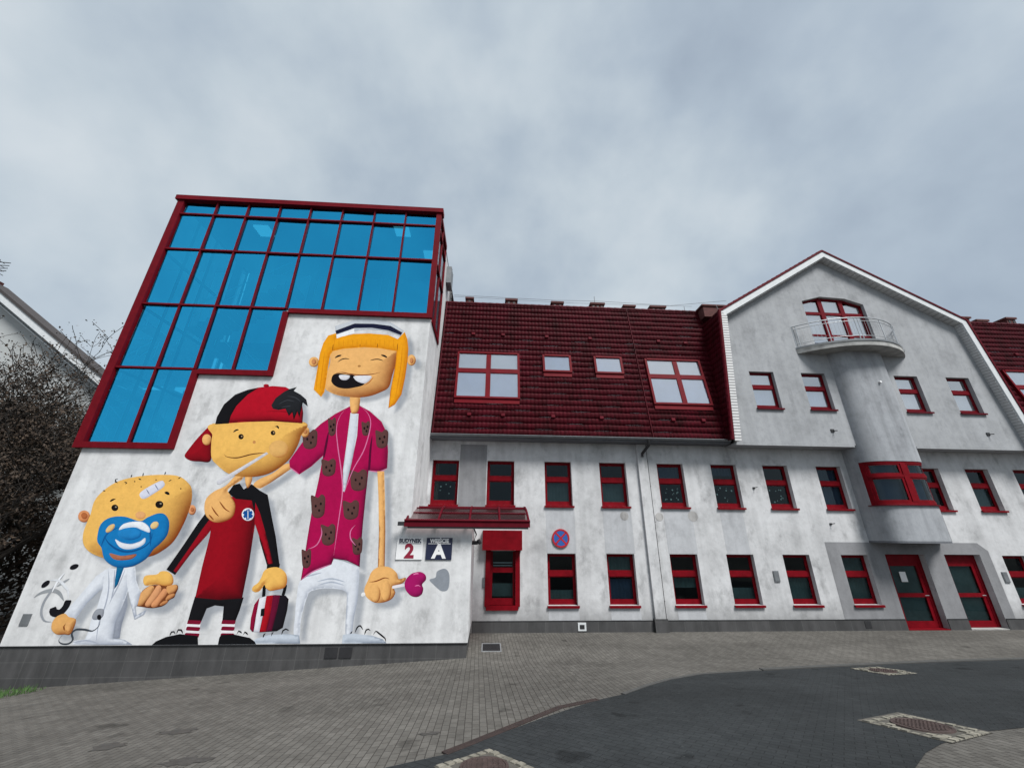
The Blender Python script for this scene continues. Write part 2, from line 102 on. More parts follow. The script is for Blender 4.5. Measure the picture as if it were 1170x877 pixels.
["L",[[-3.993,9.023],[-4.008,9.194]],[150,84,10],0.02,1],
["L",[[-5.48,8.841],[-5.5,9.115]],[150,84,10],0.02,1],
["L",[[-3.307,8.919],[-3.321,9.22]],[150,84,10],0.02,1],
["L",[[-5.432,8.911],[-5.492,9.301]],[222,140,16],0.014,1],
["L",[[-5.282,8.928],[-5.338,9.307]],[222,140,16],0.014,1],
["L",[[-5.132,8.945],[-5.185,9.313]],[222,140,16],0.014,1],
["L",[[-4.982,8.961],[-5.031,9.319]],[222,140,16],0.014,1],
["L",[[-4.83,8.976],[-4.877,9.325]],[222,140,16],0.014,1],
["L",[[-4.679,8.988],[-4.723,9.331]],[222,140,16],0.014,1],
["L",[[-4.526,8.998],[-4.568,9.337]],[222,140,16],0.014,1],
["L",[[-4.373,9.005],[-4.413,9.343]],[222,140,16],0.014,1],
["L",[[-4.219,9.009],[-4.258,9.349]],[222,140,16],0.014,1],
["L",[[-4.065,9.011],[-4.103,9.355]],[222,140,16],0.014,1],
["L",[[-3.91,9.01],[-3.947,9.361]],[222,140,16],0.014,1],
["L",[[-3.754,9.007],[-3.792,9.367]],[222,140,16],0.014,1],
["L",[[-3.599,9.002],[-3.636,9.373]],[222,140,16],0.014,1],
["L",[[-3.442,8.996],[-3.48,9.379]],[222,140,16],0.014,1],
["L",[[-5.856,8.601],[-5.811,7.942],[-5.753,7.391]],[214,132,14],0.02,1],
["L",[[-5.739,8.831],[-5.688,8.12],[-5.623,7.353]],[214,132,14],0.02,1],
["L",[[-3.149,9.156],[-3.121,8.248],[-3.169,7.213]],[214,132,14],0.02,1],
["L",[[-3.022,8.929],[-3.009,8.251],[-3.076,7.426]],[214,132,14],0.02,1],
["L",[[-5.356,8.583],[-5.269,8.658],[-5.148,8.698]],[16,17,20],0.055,1],
["L",[[-3.836,8.754],[-3.718,8.721],[-3.613,8.661]],[16,17,20],0.055,1],
["L",[[-5.239,8.435],[-5.129,8.537],[-4.996,8.577],[-4.861,8.555]],[16,17,20],0.03,1],
["L",[[-4.177,8.534],[-4.054,8.574],[-3.895,8.588],[-3.727,8.54]],[16,17,20],0.03,1],
["P",[[-4.441,8.315],[-4.442,8.301],[-4.45,8.289],[-4.464,8.28],[-4.481,8.274],[-4.5,8.274],[-4.519,8.278],[-4.535,8.286],[-4.546,8.298],[-4.552,8.311],[-4.55,8.325],[-4.543,8.337],[-4.529,8.347],[-4.512,8.352],[-4.493,8.353],[-4.474,8.348],[-4.458,8.34],[-4.446,8.328]],[170,118,62],[206,156,96],0.03,1,0],
["P",[[-5.335,7.828],[-5.301,7.971],[-5.123,8.029],[-4.842,7.994],[-4.602,7.967],[-4.253,7.732],[-4.284,7.624],[-4.499,7.55],[-4.762,7.495],[-5.036,7.517],[-5.228,7.617],[-5.327,7.742]],[20,16,20],None,0.05,1,0],
["P",[[-5.096,7.965],[-4.774,7.962],[-4.773,7.854],[-4.879,7.786],[-5.041,7.824]],[225,225,230],[170,170,180],0.05,1,0],
["P",[[-4.599,7.946],[-4.07,7.971],[-4.077,7.823],[-4.227,7.69],[-4.45,7.743],[-4.583,7.842]],[225,225,230],[170,170,180],0.05,1,0],
["L",[[-5.295,8.002],[-5.05,8.062],[-4.767,8.019],[-4.369,7.988],[-3.981,8.044],[-3.761,8.121]],[120,60,30],0.03,1],
["L",[[-4.237,7.625],[-4.096,7.737],[-3.966,7.935]],[176,104,52],0.025,1]]
MURAL['boy'] = [
["P",[[-7.795,1.455],[-6.526,1.43],[-6.552,1.125],[-6.605,0.84],[-6.926,0.841],[-6.988,1.219],[-7.22,1.243],[-7.411,1.173],[-7.467,0.844],[-7.805,0.845],[-7.805,1.128]],[20,20,24],[6,6,8],0.08,0,1],
["P",[[-7.835,0.877],[-7.468,0.862],[-7.444,0.575],[-7.799,0.594]],[232,228,232],None,0.05,0,0],
["P",[[-6.945,0.873],[-6.596,0.863],[-6.57,0.57],[-6.895,0.58]],[232,228,232],None,0.05,0,0],
["L",[[-7.797,0.719],[-7.45,0.699]],[120,14,44],0.09,0],
["L",[[-7.811,0.863],[-7.469,0.848]],[120,14,44],0.09,0],
["L",[[-7.793,0.576],[-7.428,0.557]],[120,14,44],0.09,0],
["L",[[-6.911,0.715],[-6.575,0.704]],[120,14,44],0.09,0],
["L",[[-6.941,0.86],[-6.592,0.849]],[120,14,44],0.09,0],
["L",[[-6.89,0.563],[-6.556,0.556]],[120,14,44],0.09,0],
["P",[[-8.532,0.357],[-8.46,0.435],[-8.245,0.53],[-7.918,0.595],[-7.456,0.548],[-7.392,0.35]],[16,17,20],None,0.1,0,0],
["P",[[-6.9,0.346],[-6.906,0.514],[-6.862,0.571],[-6.562,0.579],[-6.139,0.5],[-5.985,0.411],[-5.938,0.34]],[16,17,20],None,0.1,0,0],
["L",[[-8.154,0.556],[-8.141,0.64],[-8.084,0.649],[-8.028,0.595]],[16,17,20],0.03,1],
["L",[[-7.998,0.595],[-7.987,0.689],[-7.911,0.684],[-7.846,0.603]],[16,17,20],0.03,1],
["L",[[-6.489,0.587],[-6.455,0.654],[-6.357,0.604]],[16,17,20],0.03,1],
["L",[[-6.325,0.559],[-6.293,0.631],[-6.196,0.568]],[16,17,20],0.03,1],
["P",[[-8.128,3.575],[-8.264,3.288],[-8.476,2.735],[-8.737,2.105],[-8.471,1.973],[-8.201,2.532],[-7.959,2.988],[-7.793,3.212],[-7.84,3.535]],[18,18,22],None,0.06,0,1],
["P",[[-7.963,3.425],[-7.789,3.254],[-7.927,2.973],[-8.204,2.542],[-8.456,2.022],[-8.544,2.071],[-8.293,2.659],[-8.089,3.156]],[150,10,28],[60,2,10],0.05,0,0],
["P",[[-7.641,4.035],[-6.809,3.989],[-6.713,3.711],[-6.677,3.22],[-6.594,2.285],[-6.562,1.406],[-7.132,1.369],[-7.783,1.431],[-7.822,2.182],[-7.838,2.947],[-7.893,3.372]],[148,8,26],[60,2,10],0.3,0,1],
["P",[[-6.778,4.216],[-6.52,4.094],[-6.269,3.495],[-6.035,2.959],[-5.755,2.197],[-6.07,2.161],[-6.45,2.851],[-6.648,3.328],[-6.936,3.931],[-7.398,3.971],[-7.668,4.137],[-7.559,4.367],[-7.399,4.409],[-7.241,4.239],[-7.051,4.397]],[18,18,22],[6,6,8],0.06,0,1],
["P",[[-6.821,3.876],[-6.63,3.601],[-6.231,2.852],[-5.935,2.227],[-6.072,2.216],[-6.428,2.851],[-6.709,3.328]],[160,10,30],[60,2,10],0.05,0,0],
["L",[[-6.097,2.186],[-5.928,2.197],[-5.758,2.207]],[16,17,20],0.12,0],
["P",[[-6.774,3.545],[-6.769,3.485],[-6.786,3.432],[-6.823,3.393],[-6.874,3.372],[-6.933,3.372],[-6.995,3.392],[-7.05,3.43],[-7.093,3.482],[-7.119,3.541],[-7.124,3.601],[-7.107,3.654],[-7.071,3.694],[-7.02,3.716],[-6.96,3.716],[-6.898,3.696],[-6.842,3.657],[-6.799,3.604]],[235,238,240],[190,200,210],0.03,1,0],
["L",[[-6.982,3.686],[-6.911,3.402]],[20,80,150],0.1,0],
["L",[[-6.843,3.615],[-7.049,3.471]],[20,80,150],0.1,0],
["L",[[-6.808,3.473],[-7.085,3.613]],[20,80,150],0.1,0],
["L",[[-6.977,3.664],[-6.916,3.423]],[235,238,240],0.02,0],
["P",[[-7.299,4.673],[-7.109,4.676],[-7.073,4.431],[-7.139,4.277],[-7.235,4.421]],[238,182,112],[132,62,20],0.08,1,0],
["P",[[-7.572,4.634],[-7.781,4.341],[-8.073,4.166],[-8.233,3.939],[-8.171,3.608],[-7.998,3.409],[-7.78,3.319],[-7.515,3.359],[-7.344,3.507],[-7.368,3.809],[-7.563,4.059],[-7.685,4.239],[-7.37,4.52],[-7.371,4.637]],[238,182,112],[132,62,20],0.14,1,1],
["L",[[-8.023,3.752],[-7.865,3.584],[-7.735,3.476]],[140,76,34],0.028,1],
["L",[[-7.841,3.899],[-7.634,3.696],[-7.459,3.604]],[140,76,34],0.028,1],
["L",[[-8.032,3.528],[-7.853,3.383]],[140,76,34],0.028,1],
["P",[[-8.592,1.707],[-8.354,1.736],[-8.288,1.641],[-8.313,1.507],[-8.32,1.432],[-8.423,1.372],[-8.461,1.301],[-8.559,1.227],[-8.748,1.187],[-8.869,1.187],[-9.016,1.206],[-9.231,1.247],[-9.25,1.358],[-9.2,1.565],[-9.061,1.698],[-8.886,1.727]],[120,64,32],[80,36,14],0.06,1,1],
["P",[[-9.034,1.707],[-8.922,1.679],[-8.922,1.527],[-9.007,1.358],[-9.089,1.243],[-9.204,1.256],[-9.253,1.355],[-9.197,1.555]],[226,168,108],[130,74,36],0.07,1,0],
["P",[[-8.843,1.721],[-8.737,1.679],[-8.714,1.546],[-8.776,1.395],[-8.882,1.228],[-8.998,1.243],[-9.001,1.339],[-8.922,1.527]],[224,160,112],[130,74,40],0.05,1,0],
["P",[[-8.662,1.637],[-8.558,1.602],[-8.552,1.489],[-8.622,1.357],[-8.698,1.218],[-8.816,1.209],[-8.851,1.283],[-8.754,1.451]],[220,152,104],[130,74,40],0.05,1,0],
["P",[[-8.589,1.698],[-8.373,1.732],[-8.306,1.65],[-8.351,1.564],[-8.466,1.508],[-8.546,1.564]],[218,158,98],[130,74,40],0.06,1,0],
["P",[[-8.498,1.479],[-8.37,1.526],[-8.324,1.479],[-8.41,1.395],[-8.523,1.367]],[205,142,90],[120,66,34],0.04,1,0],
["P",[[-8.575,1.339],[-8.469,1.357],[-8.461,1.301],[-8.566,1.249],[-8.641,1.261]],[198,134,84],[120,66,34],0.04,1,0],
["P",[[-8.704,2.056],[-8.871,2.056],[-8.951,1.984],[-9.211,1.958],[-9.26,1.89],[-9.221,1.774],[-9.128,1.713],[-8.889,1.736],[-8.631,1.702],[-8.477,1.736],[-8.467,1.833],[-8.551,1.969]],[240,188,98],[170,100,44],0.1,1,0],
["L",[[-6.06,1.76],[-6.034,1.6],[-6.008,1.442]],[16,17,20],0.085,0],
["L",[[-5.494,1.733],[-5.494,1.6],[-5.509,1.468]],[16,17,20],0.085,0],
["P",[[-6.055,2.139],[-5.825,2.167],[-5.63,2.085],[-5.511,1.949],[-5.471,1.76],[-5.535,1.653],[-5.701,1.613],[-5.869,1.587],[-6.0,1.653],[-6.056,1.733],[-6.132,1.6],[-6.236,1.553],[-6.349,1.6],[-6.343,1.693],[-6.235,1.786],[-6.18,1.921],[-6.153,2.057]],[240,188,98],[176,100,38],0.14,1,1],
["P",[[-6.117,1.416],[-5.955,1.463],[-5.73,1.489],[-5.438,1.473],[-5.338,1.389],[-5.32,1.13],[-5.346,0.725],[-5.483,0.646],[-5.898,0.623],[-6.111,0.639],[-6.183,0.704],[-6.217,0.954],[-6.208,1.26]],[26,22,30],[8,8,10],0.06,0,1],
["P",[[-6.117,1.416],[-6.208,1.26],[-6.217,0.954],[-6.183,0.704],[-6.102,0.636],[-6.068,0.634],[-6.085,0.954],[-6.075,1.421]],[140,12,52],[80,6,30],0.05,0,0],
["P",[[-6.11,1.411],[-5.941,1.463],[-5.926,1.157],[-5.926,0.623],[-6.074,0.634],[-6.097,1.004]],[226,226,232],[180,182,194],0.05,0,0],
["P",[[-5.941,1.463],[-5.773,1.484],[-5.74,1.054],[-5.761,0.635],[-5.926,0.623],[-5.923,1.106]],[170,14,30],[110,8,20],0.05,0,0],
["P",[[-5.773,1.484],[-5.585,1.484],[-5.586,1.054],[-5.61,0.646],[-5.761,0.635],[-5.74,1.054]],[104,14,48],[60,6,30],0.05,0,0],
["P",[[-6.009,1.157],[-5.917,1.177],[-5.886,0.998],[-5.984,0.984]],[16,17,20],None,0.05,0,0],
["P",[[-8.661,6.219],[-8.947,5.834],[-9.173,5.353],[-9.202,5.183],[-9.004,5.06],[-8.713,5.036],[-8.417,5.062],[-8.535,5.581],[-8.539,5.931]],[148,8,26],[60,2,10],0.22,1,1],
["P",[[-8.574,5.702],[-8.565,5.642],[-8.574,5.59],[-8.599,5.551],[-8.637,5.529],[-8.684,5.528],[-8.734,5.548],[-8.781,5.586],[-8.82,5.637],[-8.845,5.696],[-8.854,5.756],[-8.846,5.809],[-8.821,5.849],[-8.782,5.87],[-8.735,5.871],[-8.685,5.852],[-8.637,5.813],[-8.599,5.761]],[238,182,112],[132,62,20],0.09,1,0],
["P",[[-5.696,6.016],[-5.692,5.954],[-5.705,5.9],[-5.733,5.86],[-5.773,5.838],[-5.821,5.837],[-5.869,5.857],[-5.913,5.896],[-5.948,5.949],[-5.968,6.01],[-5.973,6.071],[-5.96,6.126],[-5.932,6.167],[-5.891,6.19],[-5.844,6.191],[-5.795,6.17],[-5.75,6.131],[-5.716,6.077]],[238,182,112],[132,62,20],0.09,1,1],
["P",[[-5.758,6.028],[-5.756,5.997],[-5.763,5.97],[-5.777,5.95],[-5.797,5.939],[-5.821,5.938],[-5.845,5.948],[-5.867,5.968],[-5.884,5.994],[-5.894,6.025],[-5.897,6.056],[-5.89,6.083],[-5.876,6.104],[-5.856,6.115],[-5.832,6.115],[-5.808,6.105],[-5.785,6.085],[-5.768,6.059]],[205,140,90],[132,62,20],0.05,1,0],
["P",[[-8.619,6.22],[-6.006,6.341],[-5.928,5.854],[-6.007,5.413],[-6.183,5.067],[-6.528,4.767],[-6.903,4.629],[-7.383,4.606],[-7.811,4.698],[-8.203,4.949],[-8.415,5.155],[-8.544,5.581],[-8.584,5.842]],[240,188,98],[140,70,20],0.36,1,1],
["P",[[-8.598,6.189],[-8.613,6.425],[-8.515,6.843],[-8.26,7.182],[-7.913,7.36],[-7.584,7.452],[-7.156,7.514],[-6.751,7.492],[-6.406,7.331],[-6.149,7.049],[-6.007,6.627],[-5.963,6.282],[-6.885,6.329],[-7.727,6.282],[-8.181,6.235]],[178,12,36],[60,2,10],0.2,0,1],
["P",[[-8.598,6.189],[-8.613,6.425],[-8.515,6.843],[-8.26,7.182],[-7.913,7.36],[-7.581,7.443],[-7.871,7.193],[-8.119,6.807],[-8.204,6.48],[-8.199,6.225]],[18,18,22],[6,6,8],0.06,0,0],
["P",[[-7.278,7.525],[-7.279,7.507],[-7.291,7.49],[-7.311,7.477],[-7.338,7.47],[-7.369,7.469],[-7.399,7.475],[-7.425,7.486],[-7.444,7.502],[-7.454,7.52],[-7.453,7.538],[-7.441,7.555],[-7.421,7.568],[-7.394,7.575],[-7.363,7.576],[-7.333,7.57],[-7.307,7.559],[-7.288,7.543]],[170,12,34],[60,2,10],0.05,1,0],
["L",[[-7.216,6.644],[-6.7,6.657],[-6.083,6.616]],[120,6,22],0.02,1],
["P",[[-7.05,6.859],[-6.973,7.098],[-6.758,7.321],[-6.603,7.423],[-6.388,7.502],[-6.458,7.368],[-6.21,7.24],[-6.0,7.077],[-5.912,6.855],[-6.091,6.979],[-6.092,6.766],[-6.098,6.477],[-6.199,6.669],[-6.251,6.381],[-6.35,6.642],[-6.431,6.515],[-6.591,6.753],[-6.797,6.701],[-6.98,6.743]],[34,36,40],[10,10,12],0.08,0,0],
["L",[[-6.838,6.888],[-6.608,7.036],[-6.336,6.996]],[62,66,72],0.018,1],
["L",[[-6.639,7.179],[-6.366,7.139],[-6.161,7.001]],[62,66,72],0.018,1],
["L",[[-6.731,6.796],[-6.437,6.851]],[62,66,72],0.018,1],
["L",[[-7.994,5.943],[-7.922,6.021],[-7.841,6.031]],[16,17,20],0.045,1],
["L",[[-6.786,6.159],[-6.712,6.169],[-6.643,6.089]],[16,17,20],0.045,1],
["P",[[-7.643,5.818],[-7.641,5.789],[-7.648,5.764],[-7.664,5.745],[-7.687,5.735],[-7.715,5.734],[-7.743,5.743],[-7.769,5.761],[-7.789,5.786],[-7.801,5.815],[-7.804,5.843],[-7.797,5.869],[-7.78,5.888],[-7.757,5.898],[-7.73,5.899],[-7.701,5.889],[-7.675,5.871],[-7.655,5.846]],[20,14,10],None,0.08,1,0],
["P",[[-7.683,5.826],[-7.682,5.818],[-7.684,5.812],[-7.688,5.807],[-7.694,5.804],[-7.702,5.804],[-7.709,5.806],[-7.716,5.811],[-7.721,5.817],[-7.724,5.825],[-7.725,5.833],[-7.723,5.839],[-7.719,5.844],[-7.713,5.847],[-7.706,5.847],[-7.698,5.845],[-7.691,5.84],[-7.686,5.833]],[190,160,120],None,0.08,1,0],
["P",[[-6.72,5.958],[-6.718,5.932],[-6.725,5.909],[-6.741,5.891],[-6.762,5.882],[-6.787,5.882],[-6.812,5.89],[-6.835,5.906],[-6.853,5.929],[-6.863,5.954],[-6.865,5.98],[-6.858,6.004],[-6.842,6.021],[-6.821,6.03],[-6.796,6.031],[-6.77,6.022],[-6.748,6.006],[-6.73,5.983]],[20,14,10],None,0.08,1,0],
["P",[[-6.751,5.966],[-6.751,5.958],[-6.753,5.951],[-6.757,5.946],[-6.764,5.944],[-6.771,5.943],[-6.779,5.946],[-6.785,5.951],[-6.79,5.957],[-6.793,5.965],[-6.794,5.973],[-6.792,5.979],[-6.787,5.984],[-6.781,5.987],[-6.774,5.987],[-6.766,5.985],[-6.759,5.98],[-6.754,5.973]],[190,160,120],None,0.08,1,0],
["P",[[-7.233,5.65],[-7.232,5.633],[-7.237,5.617],[-7.247,5.605],[-7.262,5.598],[-7.279,5.598],[-7.297,5.604],[-7.313,5.615],[-7.325,5.631],[-7.333,5.648],[-7.334,5.666],[-7.329,5.682],[-7.319,5.694],[-7.304,5.701],[-7.287,5.701],[-7.269,5.695],[-7.253,5.684],[-7.24,5.668]],[196,136,78],[216,166,96],0.03,1,0],
["P",[[-6.218,5.461],[-6.216,5.369],[-6.249,5.288],[-6.314,5.228],[-6.401,5.195],[-6.502,5.193],[-6.603,5.223],[-6.694,5.28],[-6.763,5.359],[-6.801,5.45],[-6.805,5.542],[-6.773,5.624],[-6.709,5.686],[-6.62,5.72],[-6.518,5.722],[-6.415,5.692],[-6.324,5.633],[-6.255,5.553]],[226,176,104],[178,112,54],0.1,1,0],
["L",[[-8.077,5.263],[-7.962,5.184],[-7.65,5.168],[-7.266,5.278],[-6.865,5.332]],[96,50,20],0.03,1],
["P",[[-8.068,4.466],[-7.493,4.877],[-6.85,5.354],[-6.784,5.304],[-7.361,4.837],[-7.956,4.378],[-8.03,4.385]],[214,214,220],[160,156,164],0.05,0,1]]
MURAL['baby'] = [
["L",[[-11.847,1.428],[-11.761,1.513],[-11.615,1.576],[-11.423,1.595],[-11.245,1.524],[-11.079,1.362]],[150,154,158],0.07,1],
["L",[[-11.388,1.689],[-11.256,1.795],[-11.139,1.879]],[160,164,168],0.05,1],
["P",[[-10.207,2.172],[-10.483,1.952],[-10.657,1.618],[-10.827,1.292],[-10.971,1.088],[-10.829,0.992],[-10.618,0.942],[-10.48,1.292],[-10.287,1.571],[-10.128,1.684]],[222,226,233],[158,165,180],0.14,0,1],
["P",[[-10.334,2.098],[-9.587,2.173],[-9.545,1.832],[-9.55,1.523],[-9.567,1.221],[-9.609,0.858],[-9.544,0.514],[-9.238,0.475],[-9.01,0.369],[-10.483,0.379],[-10.446,0.465],[-10.213,0.485],[-10.193,0.682],[-10.232,0.972],[-10.187,1.176],[-10.213,1.641]],[222,226,233],[158,165,180],0.16,0,1],
["P",[[-9.777,2.123],[-9.573,2.178],[-9.427,1.833],[-9.216,1.547],[-9.194,1.266],[-9.221,1.197],[-9.136,1.025],[-8.927,1.146],[-8.95,1.036],[-9.15,0.923],[-9.366,1.266],[-9.609,1.689]],[222,226,233],[158,165,180],0.12,0,0],
["P",[[-9.55,1.523],[-9.567,1.221],[-9.609,0.858],[-9.532,0.514],[-9.373,0.513],[-9.432,0.812],[-9.438,1.244]],[150,156,168],[130,136,150],0.1,0,0],
["P",[[-10.047,2.172],[-9.854,2.172],[-9.863,1.736],[-9.924,1.613],[-9.974,1.832]],[14,104,150],[6,60,96],0.06,0,0],
["L",[[-10.244,2.098],[-10.083,1.713],[-10.002,1.314],[-9.999,0.814],[-9.908,0.397]],[170,176,190],0.028,1],
["L",[[-9.807,2.099],[-9.839,1.713],[-9.899,1.407],[-9.91,1.268]],[170,176,190],0.028,1],
["L",[[-10.077,2.098],[-9.935,1.641],[-9.906,1.36]],[170,176,190],0.028,1],
["L",[[-10.477,0.422],[-10.156,0.463],[-9.84,0.396]],[170,176,190],0.028,1],
["P",[[-10.234,1.029],[-10.18,1.158],[-10.006,1.158],[-9.964,0.994],[-10.077,0.922],[-10.193,0.936]],[150,154,162],[120,124,134],0.05,1,0],
["P",[[-9.995,0.978],[-9.99,0.957],[-9.992,0.938],[-10.001,0.924],[-10.016,0.916],[-10.035,0.916],[-10.056,0.924],[-10.075,0.938],[-10.092,0.957],[-10.104,0.979],[-10.109,1.0],[-10.106,1.019],[-10.097,1.033],[-10.082,1.041],[-10.064,1.041],[-10.043,1.033],[-10.023,1.019],[-10.006,1.0]],[18,18,22],None,0.08,1,0],
["L",[[-11.186,0.882],[-11.367,0.909],[-11.517,1.089],[-11.553,1.317],[-11.498,1.536],[-11.407,1.795],[-11.31,1.987]],[150,154,160],0.05,1],
["L",[[-11.454,1.548],[-11.417,1.819],[-11.325,2.023]],[236,238,242],0.04,1],
["L",[[-11.628,1.843],[-11.382,1.826],[-11.192,1.7],[-11.069,1.595],[-10.974,1.385]],[222,225,230],0.045,1],
["P",[[-11.046,2.208],[-11.037,2.186],[-11.04,2.162],[-11.055,2.139],[-11.08,2.118],[-11.113,2.103],[-11.149,2.096],[-11.183,2.096],[-11.213,2.105],[-11.234,2.121],[-11.244,2.142],[-11.241,2.166],[-11.226,2.19],[-11.201,2.21],[-11.168,2.225],[-11.132,2.233],[-11.097,2.232],[-11.067,2.224]],[22,22,28],[8,8,10],0.03,1,0],
["P",[[-11.622,1.824],[-11.607,1.804],[-11.603,1.777],[-11.609,1.747],[-11.625,1.717],[-11.65,1.691],[-11.679,1.671],[-11.71,1.661],[-11.739,1.661],[-11.762,1.672],[-11.777,1.692],[-11.782,1.718],[-11.776,1.748],[-11.76,1.778],[-11.736,1.805],[-11.706,1.824],[-11.675,1.835],[-11.646,1.834]],[22,22,28],[8,8,10],0.03,1,0],
["L",[[-11.283,1.202],[-11.221,1.1],[-11.072,1.077],[-10.976,1.201],[-10.964,1.373]],[22,22,28],0.17,0],
["P",[[-10.932,1.065],[-11.1,0.998],[-11.154,0.864],[-11.101,0.709],[-10.936,0.603],[-10.742,0.602],[-10.62,0.597],[-10.579,0.706],[-10.602,0.929],[-10.804,0.992]],[226,170,102],[130,66,24],0.13,1,1],
["L",[[-10.777,0.685],[-10.837,0.774],[-10.816,0.84]],[130,70,30],0.03,1],
["P",[[-10.645,0.762],[-10.634,0.723],[-10.634,0.688],[-10.644,0.663],[-10.664,0.649],[-10.691,0.649],[-10.721,0.663],[-10.753,0.689],[-10.78,0.723],[-10.801,0.763],[-10.812,0.802],[-10.813,0.837],[-10.803,0.863],[-10.783,0.876],[-10.756,0.876],[-10.725,0.862],[-10.693,0.836],[-10.666,0.801]],[228,172,108],[150,84,36],0.06,1,0],
["L",[[-10.796,0.587],[-10.836,0.478],[-10.737,0.402],[-10.564,0.401],[-10.498,0.487],[-10.58,0.618],[-10.513,0.706],[-10.299,0.705],[-10.092,0.673],[-9.986,0.781],[-9.994,0.904]],[60,66,74],0.035,1],
["P",[[-11.287,3.531],[-11.248,3.479],[-11.227,3.424],[-11.225,3.372],[-11.244,3.329],[-11.281,3.302],[-11.332,3.292],[-11.39,3.301],[-11.448,3.328],[-11.5,3.369],[-11.539,3.421],[-11.561,3.476],[-11.563,3.528],[-11.544,3.571],[-11.507,3.599],[-11.457,3.609],[-11.398,3.6],[-11.339,3.573]],[224,150,100],[150,78,40],0.1,1,1],
["P",[[-11.337,3.506],[-11.314,3.477],[-11.301,3.446],[-11.299,3.418],[-11.309,3.395],[-11.328,3.38],[-11.355,3.376],[-11.386,3.382],[-11.419,3.398],[-11.448,3.422],[-11.47,3.451],[-11.484,3.481],[-11.486,3.51],[-11.477,3.533],[-11.457,3.547],[-11.43,3.552],[-11.398,3.546],[-11.366,3.53]],[180,104,60],[140,70,36],0.05,1,0],
["P",[[-8.422,3.654],[-8.415,3.608],[-8.422,3.567],[-8.441,3.537],[-8.471,3.521],[-8.508,3.521],[-8.548,3.536],[-8.586,3.566],[-8.616,3.606],[-8.637,3.652],[-8.644,3.698],[-8.638,3.739],[-8.619,3.77],[-8.588,3.786],[-8.551,3.787],[-8.511,3.771],[-8.473,3.741],[-8.442,3.7]],[228,160,112],[132,62,20],0.08,1,1],
["P",[[-8.471,3.661],[-8.468,3.639],[-8.471,3.62],[-8.481,3.605],[-8.496,3.598],[-8.515,3.597],[-8.535,3.605],[-8.553,3.619],[-8.568,3.638],[-8.578,3.66],[-8.582,3.682],[-8.578,3.701],[-8.568,3.715],[-8.553,3.723],[-8.534,3.723],[-8.514,3.716],[-8.496,3.702],[-8.481,3.683]],[190,118,76],[132,62,20],0.05,1,0],
["P",[[-11.245,3.514],[-11.276,3.866],[-11.138,4.155],[-10.841,4.416],[-10.35,4.565],[-9.713,4.627],[-9.187,4.59],[-8.825,4.37],[-8.679,4.15],[-8.606,3.788],[-8.641,3.294],[-8.773,2.815],[-9.033,2.547],[-9.268,2.431],[-9.715,2.349],[-10.154,2.347],[-10.546,2.404],[-10.901,2.539],[-11.13,2.735],[-11.241,3.0],[-11.255,3.272]],[240,188,98],[128,52,12],0.45,1,1],
["P",[[-10.843,2.936],[-10.87,3.241],[-10.688,3.422],[-10.315,3.453],[-9.853,3.335],[-9.678,3.441],[-9.431,3.549],[-9.225,3.515],[-9.049,3.308],[-8.994,2.982],[-9.115,2.746],[-9.233,2.612],[-9.347,2.382],[-9.567,2.214],[-9.845,2.142],[-10.165,2.193],[-10.45,2.372],[-10.625,2.638],[-10.77,2.77]],[20,120,185],[8,66,120],0.1,1,1],
["L",[[-10.662,2.937],[-10.474,2.755],[-10.176,2.591],[-9.852,2.543],[-9.545,2.644],[-9.396,2.811],[-9.405,3.047]],[10,80,140],0.04,1],
["L",[[-10.647,2.671],[-10.602,3.005],[-10.354,3.176]],[12,88,150],0.04,1],
["L",[[-9.351,2.678],[-9.464,3.013],[-9.637,3.216]],[12,88,150],0.04,1],
["P",[[-10.353,2.502],[-10.018,2.438],[-9.655,2.485],[-9.722,2.368],[-9.979,2.328],[-10.212,2.366]],[176,110,80],[120,60,40],0.05,1,0],
["P",[[-10.501,3.242],[-10.482,3.218],[-10.475,3.184],[-10.48,3.145],[-10.497,3.106],[-10.523,3.071],[-10.556,3.045],[-10.591,3.03],[-10.624,3.028],[-10.652,3.04],[-10.671,3.064],[-10.678,3.097],[-10.673,3.136],[-10.657,3.175],[-10.631,3.21],[-10.598,3.237],[-10.562,3.252],[-10.529,3.254]],[226,190,130],[150,110,60],0.04,1,0],
["P",[[-9.343,3.298],[-9.321,3.269],[-9.312,3.235],[-9.316,3.2],[-9.332,3.169],[-9.359,3.145],[-9.393,3.131],[-9.431,3.129],[-9.467,3.138],[-9.498,3.159],[-9.519,3.188],[-9.529,3.222],[-9.525,3.257],[-9.509,3.288],[-9.483,3.312],[-9.448,3.327],[-9.41,3.329],[-9.374,3.319]],[232,200,140],[150,110,60],0.04,1,0],
["P",[[-9.699,3.011],[-9.699,2.953],[-9.736,2.902],[-9.808,2.864],[-9.904,2.844],[-10.013,2.843],[-10.124,2.862],[-10.221,2.899],[-10.294,2.949],[-10.334,3.007],[-10.336,3.065],[-10.299,3.116],[-10.229,3.155],[-10.132,3.176],[-10.021,3.176],[-9.91,3.157],[-9.811,3.12],[-9.738,3.069]],[34,130,196],[10,84,146],0.08,1,0],
["P",[[-10.334,3.102],[-10.275,3.246],[-10.056,3.316],[-9.775,3.312],[-9.556,3.183],[-9.494,3.04],[-9.701,3.096],[-9.936,3.173],[-10.172,3.151]],[236,238,242],[190,200,214],0.06,1,0],
["P",[[-10.341,2.855],[-10.139,2.773],[-9.888,2.741],[-9.671,2.809],[-9.564,2.901],[-9.527,2.76],[-9.682,2.643],[-9.941,2.602],[-10.172,2.674]],[228,230,236],[180,190,206],0.06,1,0],
